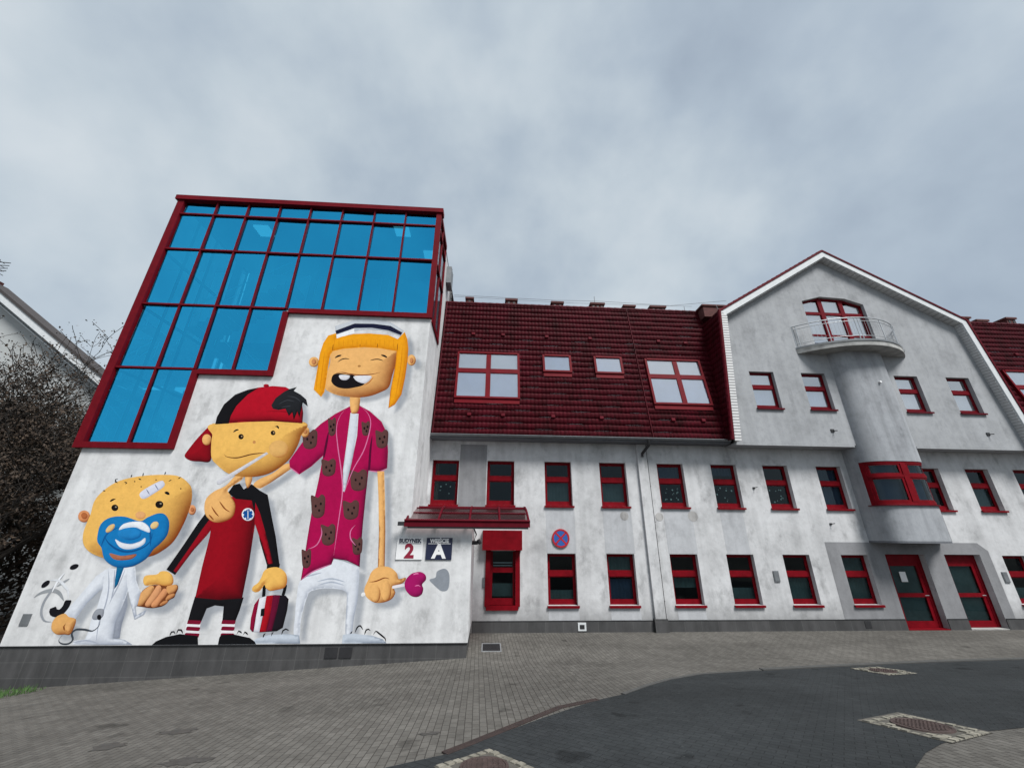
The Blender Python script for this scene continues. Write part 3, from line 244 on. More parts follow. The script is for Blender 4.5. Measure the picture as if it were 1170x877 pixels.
["P",[[-10.562,3.689],[-10.556,3.659],[-10.563,3.632],[-10.581,3.612],[-10.608,3.602],[-10.641,3.601],[-10.676,3.611],[-10.708,3.631],[-10.734,3.657],[-10.751,3.687],[-10.757,3.717],[-10.75,3.744],[-10.732,3.764],[-10.705,3.775],[-10.672,3.775],[-10.637,3.765],[-10.605,3.745],[-10.578,3.719]],[24,18,14],None,0.08,1,0],
["P",[[-10.612,3.71],[-10.61,3.702],[-10.612,3.696],[-10.617,3.691],[-10.624,3.689],[-10.633,3.688],[-10.642,3.691],[-10.65,3.696],[-10.657,3.702],[-10.661,3.709],[-10.662,3.716],[-10.66,3.723],[-10.655,3.728],[-10.648,3.73],[-10.639,3.73],[-10.63,3.728],[-10.622,3.723],[-10.616,3.717]],[150,140,120],None,0.08,1,0],
["P",[[-9.364,3.791],[-9.36,3.756],[-9.369,3.726],[-9.392,3.704],[-9.424,3.692],[-9.462,3.691],[-9.502,3.703],[-9.538,3.724],[-9.567,3.754],[-9.585,3.788],[-9.59,3.822],[-9.581,3.853],[-9.559,3.875],[-9.526,3.888],[-9.488,3.888],[-9.448,3.877],[-9.411,3.855],[-9.382,3.825]],[24,18,14],None,0.08,1,0],
["P",[[-9.419,3.815],[-9.418,3.808],[-9.421,3.801],[-9.427,3.796],[-9.436,3.794],[-9.446,3.794],[-9.456,3.796],[-9.465,3.801],[-9.472,3.807],[-9.476,3.814],[-9.477,3.822],[-9.474,3.828],[-9.468,3.833],[-9.459,3.836],[-9.449,3.836],[-9.439,3.833],[-9.43,3.829],[-9.423,3.822]],[150,140,120],None,0.08,1,0],
["L",[[-10.856,3.856],[-10.79,3.907],[-10.718,3.933]],[16,17,20],0.05,1],
["L",[[-9.442,4.13],[-9.364,4.112],[-9.283,4.062]],[16,17,20],0.06,1],
["P",[[-9.749,3.493],[-9.745,3.457],[-9.759,3.426],[-9.788,3.402],[-9.829,3.389],[-9.878,3.389],[-9.928,3.401],[-9.973,3.424],[-10.009,3.455],[-10.03,3.49],[-10.034,3.526],[-10.02,3.558],[-9.991,3.582],[-9.949,3.595],[-9.9,3.595],[-9.85,3.583],[-9.805,3.56],[-9.769,3.529]],[228,170,112],[206,140,84],0.06,1,0],
["P",[[-10.115,4.096],[-9.956,4.262],[-9.656,4.452],[-9.536,4.398],[-9.52,4.279],[-9.748,4.071],[-9.921,3.946],[-10.042,3.966]],[218,220,234],[170,174,196],0.06,1,0],
["L",[[-9.974,4.207],[-9.835,4.063]],[130,136,160],0.02,1],
["L",[[-9.786,4.35],[-9.636,4.193]],[130,136,160],0.02,1],
["L",[[-10.863,4.498],[-10.927,4.474],[-10.905,4.415],[-10.827,4.379]],[16,17,20],0.028,1],
["L",[[-10.523,4.54],[-10.517,4.626]],[16,17,20],0.028,1],
["L",[[-10.198,4.567],[-10.218,4.68]],[16,17,20],0.028,1],
["L",[[-9.601,4.621],[-9.599,4.727]],[16,17,20],0.028,1],
["L",[[-9.193,4.515],[-9.116,4.576]],[16,17,20],0.028,1],
["L",[[-8.727,4.142],[-8.677,4.18]],[16,17,20],0.028,1],
["L",[[-11.159,4.162],[-11.08,4.142]],[16,17,20],0.028,1],
["L",[[-10.303,4.513],[-10.201,4.47]],[16,17,20],0.028,1],
["L",[[-9.434,4.444],[-9.354,4.49]],[16,17,20],0.028,1],
["L",[[-10.656,4.404],[-10.574,4.376],[-10.614,4.338]],[16,17,20],0.028,1],
["L",[[-10.008,4.63],[-9.964,4.631]],[16,17,20],0.028,1],
["P",[[-10.124,4.278],[-10.123,4.272],[-10.125,4.267],[-10.128,4.262],[-10.133,4.26],[-10.139,4.26],[-10.146,4.262],[-10.152,4.266],[-10.157,4.272],[-10.16,4.278],[-10.161,4.284],[-10.16,4.29],[-10.157,4.294],[-10.152,4.296],[-10.145,4.296],[-10.139,4.294],[-10.133,4.29],[-10.128,4.285]],[60,36,20],None,0.08,1,0],
["P",[[-9.774,4.476],[-9.773,4.47],[-9.774,4.464],[-9.777,4.46],[-9.782,4.458],[-9.789,4.458],[-9.795,4.46],[-9.802,4.464],[-9.807,4.469],[-9.81,4.476],[-9.811,4.482],[-9.81,4.488],[-9.806,4.492],[-9.801,4.494],[-9.795,4.494],[-9.788,4.492],[-9.782,4.488],[-9.777,4.482]],[60,36,20],None,0.08,1,0],
["P",[[-9.004,4.238],[-9.003,4.232],[-9.005,4.226],[-9.008,4.222],[-9.014,4.22],[-9.02,4.22],[-9.027,4.222],[-9.033,4.226],[-9.038,4.231],[-9.041,4.238],[-9.041,4.244],[-9.04,4.249],[-9.036,4.254],[-9.031,4.256],[-9.025,4.256],[-9.018,4.254],[-9.012,4.25],[-9.007,4.244]],[60,36,20],None,0.08,1,0],
["P",[[-10.355,4.423],[-10.354,4.417],[-10.355,4.411],[-10.359,4.407],[-10.364,4.405],[-10.37,4.405],[-10.377,4.407],[-10.383,4.411],[-10.388,4.416],[-10.391,4.423],[-10.393,4.429],[-10.391,4.435],[-10.388,4.439],[-10.383,4.441],[-10.377,4.441],[-10.37,4.439],[-10.364,4.435],[-10.359,4.429]],[60,36,20],None,0.08,1,0]]
# ------------------------------------------------------------------ object helpers
ROOT = {}
def setp(o, label=None, cat=None, group=None, kind=None):
    if label: o['label'] = label
    if cat: o['category'] = cat
    if group: o['group'] = group
    if kind: o['kind'] = kind
    return o
def thing(name, label, cat, loc=(0, 0, 0), group=None):
    o = bpy.data.objects.new(name, None); C.objects.link(o); o.location = loc
    o.empty_display_size = .3
    return setp(o, label, cat, group)
def root_loc(o):
    v = Vector((0, 0, 0))
    while o is not None:
        v += o.location; o = o.parent
    return v
class MB:
    def __init__(s): s.v = []; s.f = []; s.m = []; s.sm = []
    def face(s, pts, m=0, smooth=False):
        n = len(s.v); s.v += [tuple(p) for p in pts]; s.f.append(tuple(range(n, n + len(pts)))); s.m.append(m); s.sm.append(smooth)
    def grid(s, rows, m=0, smooth=True, closed=False):
        n = len(s.v); w = len(rows[0])
        for r in rows: s.v += [tuple(p) for p in r]
        for i in range(len(rows) - 1):
            for j in range(w if closed else w - 1):
                k = (j + 1) % w
                s.f.append((n + i * w + j, n + i * w + k, n + (i + 1) * w + k, n + (i + 1) * w + j)); s.m.append(m); s.sm.append(smooth)
    def box(s, x0, x1, y0, y1, z0, z1, m=0, fn=None):
        P = [(x0, y0, z0), (x1, y0, z0), (x1, y1, z0), (x0, y1, z0), (x0, y0, z1), (x1, y0, z1), (x1, y1, z1), (x0, y1, z1)]
        if fn: P = [fn(*p) for p in P]
        n = len(s.v); s.v += P
        for f in ((0, 3, 2, 1), (4, 5, 6, 7), (0, 1, 5, 4), (1, 2, 6, 5), (2, 3, 7, 6), (3, 0, 4, 7)):
            s.f.append(tuple(n + i for i in f)); s.m.append(m); s.sm.append(False)
    def prism(s, poly, y0, y1, m=0):
        """poly in (x,z), counter-clockwise seen from the front"""
        n = len(poly)
        s.face([(x, y0, z) for x, z in poly], m); s.face([(x, y1, z) for x, z in reversed(poly)], m)
        for i in range(n):
            a, b = poly[i], poly[(i + 1) % n]
            s.face([(a[0], y0, a[1]), (a[0], y1, a[1]), (b[0], y1, b[1]), (b[0], y0, b[1])], m)
    def vprism(s, poly, z0, z1, m=0, smooth_side=False):
        n = len(poly)
        s.face([(x, y, z1) for x, y in poly], m); s.face([(x, y, z0) for x, y in reversed(poly)], m)
        for i in range(n):
            a, b = poly[i], poly[(i + 1) % n]
            s.face([(a[0], a[1], z0), (b[0], b[1], z0), (b[0], b[1], z1), (a[0], a[1], z1)], m, smooth_side)
    def tube(s, path, r, sides=6, m=0, cap=True):
        path = [Vector(p) for p in path]; n = len(path)
        rad = r if isinstance(r, (list, tuple)) else [r] * n
        rows = []
        up = Vector((0, 0, 1))
        for i, p in enumerate(path):
            d = (path[min(i + 1, n - 1)] - path[max(i - 1, 0)]).normalized()
            a = d.cross(up)
            if a.length < .05: a = d.cross(Vector((1, 0, 0)))
            a.normalize(); b = d.cross(a)
            rows.append([p + (a * math.cos(t) + b * math.sin(t)) * rad[i] for t in [2 * math.pi * k / sides for k in range(sides)]])
        s.grid(rows, m, True, True)
        if cap:
            s.face(rows[0], m); s.face(list(reversed(rows[-1])), m)
    def panel(s, outer, holes, Y, m=0, depth=0, mr=None):
        """wall sheet in the plane y=Y with holes; reveals run back by depth"""
        vs = [Vector(p) for p in outer]; fs = [list(range(len(outer)))]
        for h in holes:
            a = len(vs); vs += [Vector(p) for p in h]; fs.append(list(range(a, a + len(h))))
        r = delaunay_2d_cdt(vs, [], fs, 1, 1e-5)
        V, F = r[0], r[2]
        def inside(p, poly):
            c = False; n = len(poly)
            for i in range(n):
                x1, y1 = poly[i]; x2, y2 = poly[(i + 1) % n]
                if (y1 > p[1]) != (y2 > p[1]) and p[0] < (x2 - x1) * (p[1] - y1) / (y2 - y1) + x1: c = not c
            return c
        n0 = len(s.v); s.v += [(p.x, Y, p.y) for p in V]
        for f in F:
            c = sum((V[i] for i in f), Vector((0, 0))) / len(f)
            if any(inside(c, h) for h in holes) or not inside(c, outer): continue
            a = V[f[1]] - V[f[0]]; b = V[f[2]] - V[f[0]]
            if a.x * b.y - a.y * b.x < 0: f = list(reversed(f))
            s.f.append(tuple(n0 + i for i in f)); s.m.append(m); s.sm.append(False)
        if depth:
            for h in holes:
                for i in range(len(h)):
                    a, b = h[i], h[(i + 1) % len(h)]
                    s.face([(a[0], Y, a[1]), (a[0], Y + depth, a[1]), (b[0], Y + depth, b[1]), (b[0], Y, b[1])], m if mr is None else mr)
    def build(s, name, mats, parent=None, bevel=0, normals=True):
        off = root_loc(parent)
        me = bpy.data.meshes.new(name)
        me.from_pydata([(v[0] - off.x, v[1] - off.y, v[2] - off.z) for v in s.v], [], s.f)
        for mt in (mats if isinstance(mats, (list, tuple)) else [mats]): me.materials.append(mt)
        me.polygons.foreach_set('material_index', s.m); me.polygons.foreach_set('use_smooth', s.sm)
        me.update()
        o = bpy.data.objects.new(name, me); C.objects.link(o)
        if parent is not None: o.parent = parent
        if normals and len(s.f) < 6000 and name not in ('wall',):
            bm = bmesh.new(); bm.from_mesh(me); bmesh.ops.recalc_face_normals(bm, faces=bm.faces); bm.to_mesh(me); bm.free()
        if bevel:
            b = o.modifiers.new('bevel', 'BEVEL'); b.width = bevel; b.segments = 2; b.limit_method = 'ANGLE'
        return o
def rect(x0, x1, z0, z1): return [(x0, z0), (x1, z0), (x1, z1), (x0, z1)]
# ------------------------------------------------------------------ materials
def lin(c): 
    c = c / 255.
    return c / 12.92 if c < .04045 else ((c + .055) / 1.055) ** 2.4
class NT:
    def __init__(s, name):
        s.mat = bpy.data.materials.new(name); s.mat.use_nodes = True
        s.n = s.mat.node_tree.nodes; s.l = s.mat.node_tree.links
        s.b = s.n['Principled BSDF']; s.out = s.n['Material Output']
        g = s.n.new('ShaderNodeNewGeometry'); s.pos = g.outputs['Position']; s.geo = g
    def node(s, t, **k):
        n = s.n.new(t)
        for a, b in k.items(): setattr(n, a, b)
        return n
    def link(s, a, b): s.l.new(a, b)
    def mapped(s, scale, rot=(0, 0, 0), loc=(0, 0, 0)):
        m = s.node('ShaderNodeMapping'); m.inputs['Scale'].default_value = scale; m.inputs['Rotation'].default_value = rot; m.inputs['Location'].default_value = loc
        s.link(s.pos, m.inputs['Vector']); return m.outputs['Vector']
    def noise(s, scale, detail=4, vec=None, rough=.55):
        n = s.node('ShaderNodeTexNoise'); n.inputs['Scale'].default_value = scale; n.inputs['Detail'].default_value = detail; n.inputs['Roughness'].default_value = rough
        s.link(vec if vec is not None else s.pos, n.inputs['Vector']); return n.outputs['Fac']
    def ramp(s, fac, stops):
        r = s.node('ShaderNodeValToRGB'); e = r.color_ramp.elements
        while len(e) < len(stops): e.new(.5)
        for i, (p, c) in enumerate(stops):
            e[i].position = p; e[i].color = (*c, 1) if not isinstance(c, (int, float)) else (c, c, c, 1)
        s.link(fac, r.inputs['Fac']); return r.outputs['Color']
    def mix(s, fac, a, b, mode='MIX'):
        m = s.node('ShaderNodeMix', data_type='RGBA', blend_type=mode)
        for i, v in ((0, fac), (6, a), (7, b)):
            if isinstance(v, (int, float)): m.inputs[i].default_value = v if i == 0 else (v, v, v, 1)
            elif isinstance(v, tuple): m.inputs[i].default_value = (*v, 1)
            else: s.link(v, m.inputs[i])
        return m.outputs[2]
    def math(s, op, a, b=0.):
        m = s.node('ShaderNodeMath', operation=op)
        for i, v in ((0, a), (1, b)):
            if isinstance(v, (int, float)): m.inputs[i].default_value = v
            else: s.link(v, m.inputs[i])
        return m.outputs[0]
    def bump(s, h, strength=.3, dist=.02):
        b = s.node('ShaderNodeBump'); b.inputs['Strength'].default_value = strength; b.inputs['Distance'].default_value = dist
        s.link(h, b.inputs['Height']); s.link(b.outputs[0], s.b.inputs['Normal'])
def plain(name, col, rough=.6, metal=0, var=.15, scale=3, bump=0, spec=.5):
    m = NT(name)
    n = m.noise(scale, 5)
    c = m.ramp(n, [(.25, tuple(x * (1 - var) for x in col)), (.75, tuple(min(1, x * (1 + var)) for x in col))])
    m.link(c, m.b.inputs['Base Color']); m.b.inputs['Roughness'].default_value = rough; m.b.inputs['Metallic'].default_value = metal
    m.b.inputs['Specular IOR Level'].default_value = spec
    if bump: m.bump(m.noise(scale * 25, 3), bump, .01)
    return m.mat
def plaster(name, lo, hi, tint=(1, 1, 1), dirt=.35, paint=False, streaky=1.):
    m = NT(name)
    t = lambda v: tuple(v * k for k in tint)
    base = m.ramp(m.noise(.9, 7, rough=.62), [(.28, t(lo)), (.42, t(lo * .35 + hi * .65)), (.6, t(hi))])
    # trowel / roller mottling
    mot = m.ramp(m.noise(4.5, 6, rough=.7), [(.33, .90), (.55, 1.02)])
    base = m.mix(1., base, mot, 'MULTIPLY')
    st = m.noise(1., 6, m.mapped((3.2, 3.2, .22)), .6)
    st = m.ramp(st, [(.36, 1 - dirt * .8 * streaky), (.55, 1.), (.75, 1.06)])
    base = m.mix(.8, base, st, 'MULTIPLY')
    blotch = m.ramp(m.noise(2.1, 5, m.mapped((1, 1, .6), loc=(7, 3, 1)), .65), [(.3, 1 - dirt), (.44, 1.)])
    base = m.mix(.7, base, blotch, 'MULTIPLY')
    pits = m.ramp(m.noise(14, 3, rough=.8), [(.24, 1 - dirt), (.31, 1.)])
    base = m.mix(.6, base, pits, 'MULTIPLY')
    if dirt > .4:
        sp_ = m.node('ShaderNodeSeparateXYZ'); m.link(m.pos, sp_.inputs[0])
        low = m.ramp(m.math('ADD', m.math('MULTIPLY', sp_.outputs[2], 1.), m.math('MULTIPLY', m.noise(5, 5), -.5)), [(.1, .62), (.75, 1.)])
        base = m.mix(1., base, low, 'MULTIPLY')
    if paint:
        a = m.node('ShaderNodeAttribute'); a.attribute_name = 'paint'; cov = m.node('ShaderNodeAttribute'); cov.attribute_name = 'cover'
        worn = m.ramp(m.noise(7, 5, rough=.7), [(.3, .9), (.6, 1.04)])
        pc = m.mix(1., a.outputs['Color'], worn, 'MULTIPLY')
        base = m.mix(cov.outputs['Fac'], base, pc)
    m.link(base, m.b.inputs['Base Color']); m.b.inputs['Roughness'].default_value = .88
    m.b.inputs['Specular IOR Level'].default_value = .1
    h = m.math('ADD', m.math('MULTIPLY', m.noise(60, 3), .4), m.noise(9, 4))
    m.bump(h, .28, .012)
    return m.mat
def glass(name, tint, gloss_col, gmin, gmax=1., rough=.02, ior=1.5):
    m = NT(name); m.n.remove(m.b)
    tr = m.node('ShaderNodeBsdfTransparent'); tr.inputs[0].default_value = (*tint, 1)
    gl = m.node('ShaderNodeBsdfGlossy'); gl.inputs[0].default_value = (*gloss_col, 1); gl.inputs['Roughness'].default_value = rough
    bp = m.node('ShaderNodeBump'); bp.inputs['Strength'].default_value = .05; bp.inputs['Distance'].default_value = .03
    m.link(m.noise(1.3, 2), bp.inputs['Height']); m.link(bp.outputs[0], gl.inputs['Normal'])
    fr = m.node('ShaderNodeFresnel'); fr.inputs[0].default_value = ior
    f = m.math('ADD', gmin, m.math('MULTIPLY', fr.outputs[0], gmax - gmin))
    mx = m.node('ShaderNodeMixShader'); m.link(f, mx.inputs[0]); m.link(tr.outputs[0], mx.inputs[1]); m.link(gl.outputs[0], mx.inputs[2])
    m.link(mx.outputs[0], m.out.inputs[0]); return m.mat
M = {}
M['plaster'] = plaster('white_plaster', .44, .63, (1, 1.005, 1.012), .36, paint=True, streaky=.5)
M['facade'] = plaster('facade_plaster', .35, .54, (1, 1.005, 1.02), .44, streaky=.4)
M['gable'] = plaster('gable_plaster', .25, .345, (.98, 1.01, 1.05), .26, streaky=.6)
M['bay'] = plaster('bay_plaster', .24, .34, (.96, 1.0, 1.06), .28)
M['grey_paint'] = plaster('grey_painted_plaster', .19, .24, (.99, 1., 1.04), .18)
M['grey_paint_soft'] = plaster('pale_grey_painted_plaster', .36, .44, (.98, 1., 1.04), .16)
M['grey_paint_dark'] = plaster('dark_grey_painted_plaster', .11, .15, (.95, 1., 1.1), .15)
M['patch'] = plaster('rough_patch', .3, .4, (1, .98, .96), .4)
M['red'] = plain('red_frame_paint', (.12, .003, .008), .55, 0, .2, 4, spec=.08)
M['red_bright'] = plain('red_window_paint', (.145, .0025, .007), .55, 0, .25, 5, spec=.08)
M['dark_red'] = plain('dark_red_metal', (.085, .004, .010), .6, 0, .25, 4, spec=.08)
M['white_board'] = plain('white_board', (.55, .57, .58), .6, 0, .1, 6)
M['steel'] = plain('galvanised_rail', (.42, .44, .46), .42, .6, .15, 8)
M['black'] = plain('black_metal', (.02, .02, .022), .5, 0, .2, 6)
M['grey_metal'] = plain('grey_zinc', (.16, .17, .18), .5, .3, .2, 6)
M['concrete'] = plain('balcony_concrete', (.30, .30, .29), .85, 0, .35, 3.5, .3)
M['interior'] = plain('interior_wall', (.05, .048, .045), .9, 0, .2, 1)
M['int_light'] = plain('interior_light_wall', (.75, .77, .8), .8, 0, .1, 1)
M['int_mid'] = plain('interior_floor_slab', (.16, .18, .2), .8, 0, .1, 1)
M['blind'] = plain('roller_blind', (.09, .125, .125), .9, 0, .3, 2)
M['blind_pale'] = plain('pale_blind', (.85, .87, .9), .9, 0, .05, 2)
M['blind_lilac'] = plain('lilac_blind', (.66, .74, .9), .9, 0, .10, 1.5)
M['blind_navy'] = plain('navy_blind', (.04, .06, .11), .9, 0, .25, 2)
M['sign_white'] = plain('white_sign_enamel', (.72, .72, .72), .35, 0, .04, 3)
M['sign_navy'] = plain('navy_sign_enamel', (.012, .016, .045), .35, 0, .1, 3)
M['sign_red'] = plain('crimson_sign_ink', (.23, .008, .03), .4, 0, .05, 3)
M['sign_blue'] = plain('blue_sign_ink', (.02, .09, .32), .4, 0, .05, 3)
M['sign_ring'] = plain('red_sign_ink', (.36, .01, .02), .4, 0, .05, 3)
M['brick'] = plain('chimney_brick', (.075, .018, .016), .85, 0, .4, 9, .4)
M['bark'] = plain('dark_bark', (.022, .018, .015), .95, 0, .4, 8, .6)
M['glass'] = glass('window_glass', (.55, .68, .70), (.75, .88, .95), .0, .8)
M['glass_blue'] = glass('blue_solar_glass', (.12, .78, 1.), (.04, .56, 1.), .60, 1.)
M['glass_side'] = glass('clear_side_glass', (.75, .85, .9), (.9, .95, 1), .10, .9)
M['glass_pale'] = glass('skylight_glass', (.95, .97, 1.), (.97, .98, 1), .48, .95)
M['glass_smoke'] = glass('smoked_canopy_sheet', (.62, .5, .5), (.7, .62, .62), .12, .45, .25)
M['lamp'] = plain('lamp_white', (.8, .8, .8), .5)
def tile_mat():
    m = NT('dark_red_roof_tile')
    a = m.noise(1.2, 6, m.mapped((1.6, 1.6, .5)), .65)
    c = m.ramp(a, [(.3, (.032, .003, .005)), (.5, (.060, .0035, .008)), (.7, (.080, .004, .011))])
    c2 = m.ramp(m.noise(11, 4, rough=.7), [(.3, .55), (.6, 1.15)])
    c = m.mix(.8, c, c2, 'MULTIPLY')
    dark = m.ramp(m.noise(2.3, 6, m.mapped((1, 1, 1), loc=(4, 4, 9)), .7), [(.33, (.35, .34, .30)), (.46, (1, 1, 1))])
    c = m.mix(.75, c, dark, 'MULTIPLY')
    m.link(c, m.b.inputs['Base Color']); m.b.inputs['Roughness'].default_value = .6; m.bump(m.noise(50, 3), .3, .004)
    m.b.inputs['Specular IOR Level'].default_value = .10
    return m.mat
M['tile'] = tile_mat()
def rib_mat():
    m = NT('ribbed_white_soffit')
    w = m.node('ShaderNodeTexWave', wave_type='BANDS', bands_direction='Z'); w.inputs['Scale'].default_value = 2.6
    m.link(m.pos, w.inputs['Vector'])
    c = m.mix(1., m.ramp(w.outputs['Fac'], [(.0, .33), (.25, .5)]), m.ramp(m.noise(6), [(.3, .85), (.7, 1.05)]), 'MULTIPLY')
    m.link(c, m.b.inputs['Base Color']); m.bump(w.outputs['Fac'], .6, .02); m.b.inputs['Roughness'].default_value = .6
    return m.mat
M['rib'] = rib_mat()
def plinth_mat():
    m = NT('dark_plinth_tile')
    br = m.node('ShaderNodeTexBrick'); br.inputs['Scale'].default_value = 1.; br.offset = .0
    br.inputs['Brick Width'].default_value = .6; br.inputs['Row Height'].default_value = .33; br.inputs['Mortar Size'].default_value = .006
    br.inputs['Color1'].default_value = (.058, .057, .058, 1); br.inputs['Color2'].default_value = (.046, .046, .047, 1); br.inputs['Mortar'].default_value = (.085, .085, .084, 1)
    mp = m.node('ShaderNodeCombineXYZ'); sp = m.node('ShaderNodeSeparateXYZ'); m.link(m.pos, sp.inputs[0]); m.link(m.math('ADD', sp.outputs[0], sp.outputs[1]), mp.inputs[0]); m.link(sp.outputs[2], mp.inputs[1]); m.link(mp.outputs[0], br.inputs['Vector'])
    c = m.mix(1., br.outputs['Color'], m.ramp(m.noise(2.2, 6, m.mapped((1.5, 1.5, .5)), .65), [(.3, .62), (.7, 1.25)]), 'MULTIPLY')
    m.link(c, m.b.inputs['Base Color']); m.b.inputs['Roughness'].default_value = .6; m.bump(m.noise(40), .15, .005)
    return m.mat
M['plinth'] = plinth_mat()
def paver_mat(name, c1, c2, mort, rot, bw, rh, lo, hi, mortar=.006, specks=False):
    m = NT(name)
    mp = m.mapped((1, 1, 1), (0, 0, rot))
    br = m.node('ShaderNodeTexBrick'); br.inputs['Scale'].default_value = 1.
    br.inputs['Brick Width'].default_value = bw; br.inputs['Row Height'].default_value = rh; br.inputs['Mortar Size'].default_value = mortar
    br.inputs['Mortar Smooth'].default_value = .3; br.inputs['Bias'].default_value = 0
    for k, v in (('Color1', c1), ('Color2', c2), ('Mortar', mort)): br.inputs[k].default_value = (*v, 1)
    wob = m.node('ShaderNodeVectorMath', operation='ADD'); nz = m.node('ShaderNodeTexNoise'); nz.inputs['Scale'].default_value = 1.7
    m.link(m.pos, nz.inputs['Vector']); sc = m.node('ShaderNodeVectorMath', operation='SCALE'); sc.inputs['Scale'].default_value = .02
    m.link(nz.outputs['Color'], sc.inputs[0]); m.link(mp, wob.inputs[0]); m.link(sc.outputs[0], wob.inputs[1]); m.link(wob.outputs[0], br.inputs['Vector'])
    c = m.mix(1., br.outputs['Color'], m.ramp(m.noise(.55, 8, rough=.65), [(.3, lo), (.7, hi)]), 'MULTIPLY')
    c = m.mix(.7, c, m.ramp(m.noise(.35, 5, m.mapped((.5, 1.6, 1), (0, 0, .35)), .6), [(.38, .78), (.58, 1.1)]), 'MULTIPLY')
    oil = m.ramp(m.noise(1.9, 3, m.mapped((1, 1, 1), loc=(11, 5, 0)), .4), [(.26, .5), (.32, 1.)])
    c = m.mix(.8, c, oil, 'MULTIPLY')
    c = m.mix(.8, c, m.ramp(m.noise(5, 6, rough=.75), [(.3, .72), (.65, 1.12)]), 'MULTIPLY')
    sp = m.ramp(m.noise(33, 2, rough=.5), [(.27, .55), (.33, 1.)])
    c = m.mix(.7, c, sp, 'MULTIPLY')
    if specks:
        v = m.ramp(m.noise(26, 3, m.mapped((1, 1, 1), loc=(3, 1, 0)), .6), [(.66, 0.), (.74, 1.)])
        zone = m.ramp(m.noise(.7, 3), [(.45, 0.), (.6, 1.)])
        c = m.mix(m.math('MULTIPLY', m.math('MULTIPLY', v, zone), .45), c, (.14, .14, .135))
    m.link(c, m.b.inputs['Base Color']); m.b.inputs['Roughness'].default_value = .88; m.b.inputs['Specular IOR Level'].default_value = .1
    h = m.math('ADD', br.outputs['Fac'], m.math('MULTIPLY', m.noise(45, 3), -.25))
    inv = m.math('MULTIPLY', h, -1.); m.bump(inv, .5, .006)
    return m.mat
M['paver'] = paver_mat('grey_brown_pavers', (.122, .116, .106), (.096, .091, .083), (.046, .043, .039), math.pi / 2 - .02, .2, .1, .82, 1.15)
M['road'] = paver_mat('charcoal_pavers', (.031, .034, .036), (.027, .030, .032), (.019, .021, .022), .72, .2, .1, .85, 1.2, .006, True)
M['cobble'] = plain('granite_setts', (.19, .178, .145), .85, 0, .55, 9, .5)
M['iron'] = plain('rusty_cast_iron', (.055, .036, .032), .65, .2, .35, 12, .4)
M['rust'] = plain('rusty_strip', (.022, .012, .010), .8, .0, .5, 9, .4)
M['stain'] = plain('damp_stain', (.045, .042, .038), .8, 0, .3, 12)
M['kerb'] = plain('kerb_stone', (.05, .05, .048), .85, 0, .2, 6, .3)
M['grass'] = plain('grass_blade', (.045, .10, .022), .8, 0, .5, 5)
M['leaf'] = plain('rust_green_leaf', (.032, .019, .010), .8, 0, .75, 2.2)
M['roof_dark'] = plain('dark_roof_felt', (.04, .035, .035), .9)
M['render_far'] = plain('pale_grey_render', (.36, .375, .375), .9, 0, .10, 1.2, .2)

# ------------------------------------------------------------------ ground
def g(X, Y):
    t = max(0., 12.3 - Y)
    z = .128 * t * t / 2 if t < 1 else .128 * (t - .5)
    if t > 13: z = .128 * 12.5
    return z - .05 * min(max(-X - .45, 0), 14)
def axis(a, b, fa, fb, st):
    c = list(np.arange(fa, fb, st)); o = []
    x = fa; s_ = st
    while x > a: s_ *= 1.5; x -= s_; o.append(max(x, a))
    o = o[::-1]; x = c[-1]; s_ = st
    while x < b: s_ *= 1.5; x += s_; c.append(min(x, b))
    return o + c
gm = MB()
gm.grid([[(x, y, g(x, y)) for x in axis(-400, 400, -22, 34, .5)] for y in axis(-300, 500, -2, 16, .25)], 0, True)
setp(gm.build('pavement', M['paver'], normals=False), kind='structure')
def sheet(poly, dz, step=.25):
    P = [Vector(p) for p in poly]; xs = [p.x for p in P]; ys = [p.y for p in P]
    A = np.array(poly); pts = []
    for x in np.arange(min(xs), max(xs), step):
        for y in np.arange(min(ys), max(ys), step):
            c = False
            for i in range(len(poly)):
                x1, y1 = poly[i]; x2, y2 = poly[(i + 1) % len(poly)]
                if (y1 > y) != (y2 > y) and x < (x2 - x1) * (y - y1) / (y2 - y1) + x1: c = not c
            if c: pts.append(Vector((x, y)))
    r = delaunay_2d_cdt(P + pts, [], [list(range(len(P)))], 1, 1e-4)
    mb = MB(); mb.v = [(p.x, p.y, g(p.x, p.y) + dz) for p in r[0]]
    for f in r[2]:
        a = r[0][f[1]] - r[0][f[0]]; b = r[0][f[2]] - r[0][f[0]]
        mb.f.append(tuple(f) if a.x * b.y - a.y * b.x > 0 else tuple(reversed(f))); mb.m.append(0); mb.sm.append(True)
    return mb
def densify(p, st=.3, closed=True):
    o = []
    for i in range(len(p) if closed else len(p) - 1):
        a, b = p[i], p[(i + 1) % len(p)]; n = max(1, int(math.dist(a, b) / st))
        o += [(a[0] + (b[0] - a[0]) * k / n, a[1] + (b[1] - a[1]) * k / n) for k in range(n)]
    if not closed: o.append(tuple(p[-1]))
    return o
def cr(p, closed=True, st=.03):
    """Catmull-Rom through p"""
    o = []; n = len(p)
    for i in range(n if closed else n - 1):
        if closed: q = [p[(i + k) % n] for k in (-1, 0, 1, 2)]
        else: q = [p[max(i - 1, 0)], p[i], p[i + 1], p[min(i + 2, n - 1)]]
        m = max(1, int(math.dist(q[1], q[2]) / st))
        for k in range(m):
            t = k / m
            o.append(tuple(.5 * (2 * q[1][d] + (q[2][d] - q[0][d]) * t + (2 * q[0][d] - 5 * q[1][d] + 4 * q[2][d] - q[3][d]) * t * t + (3 * q[1][d] - q[0][d] - 3 * q[2][d] + q[3][d]) * t ** 3) for d in range(2)))
    if not closed: o.append(tuple(p[-1]))
    return o
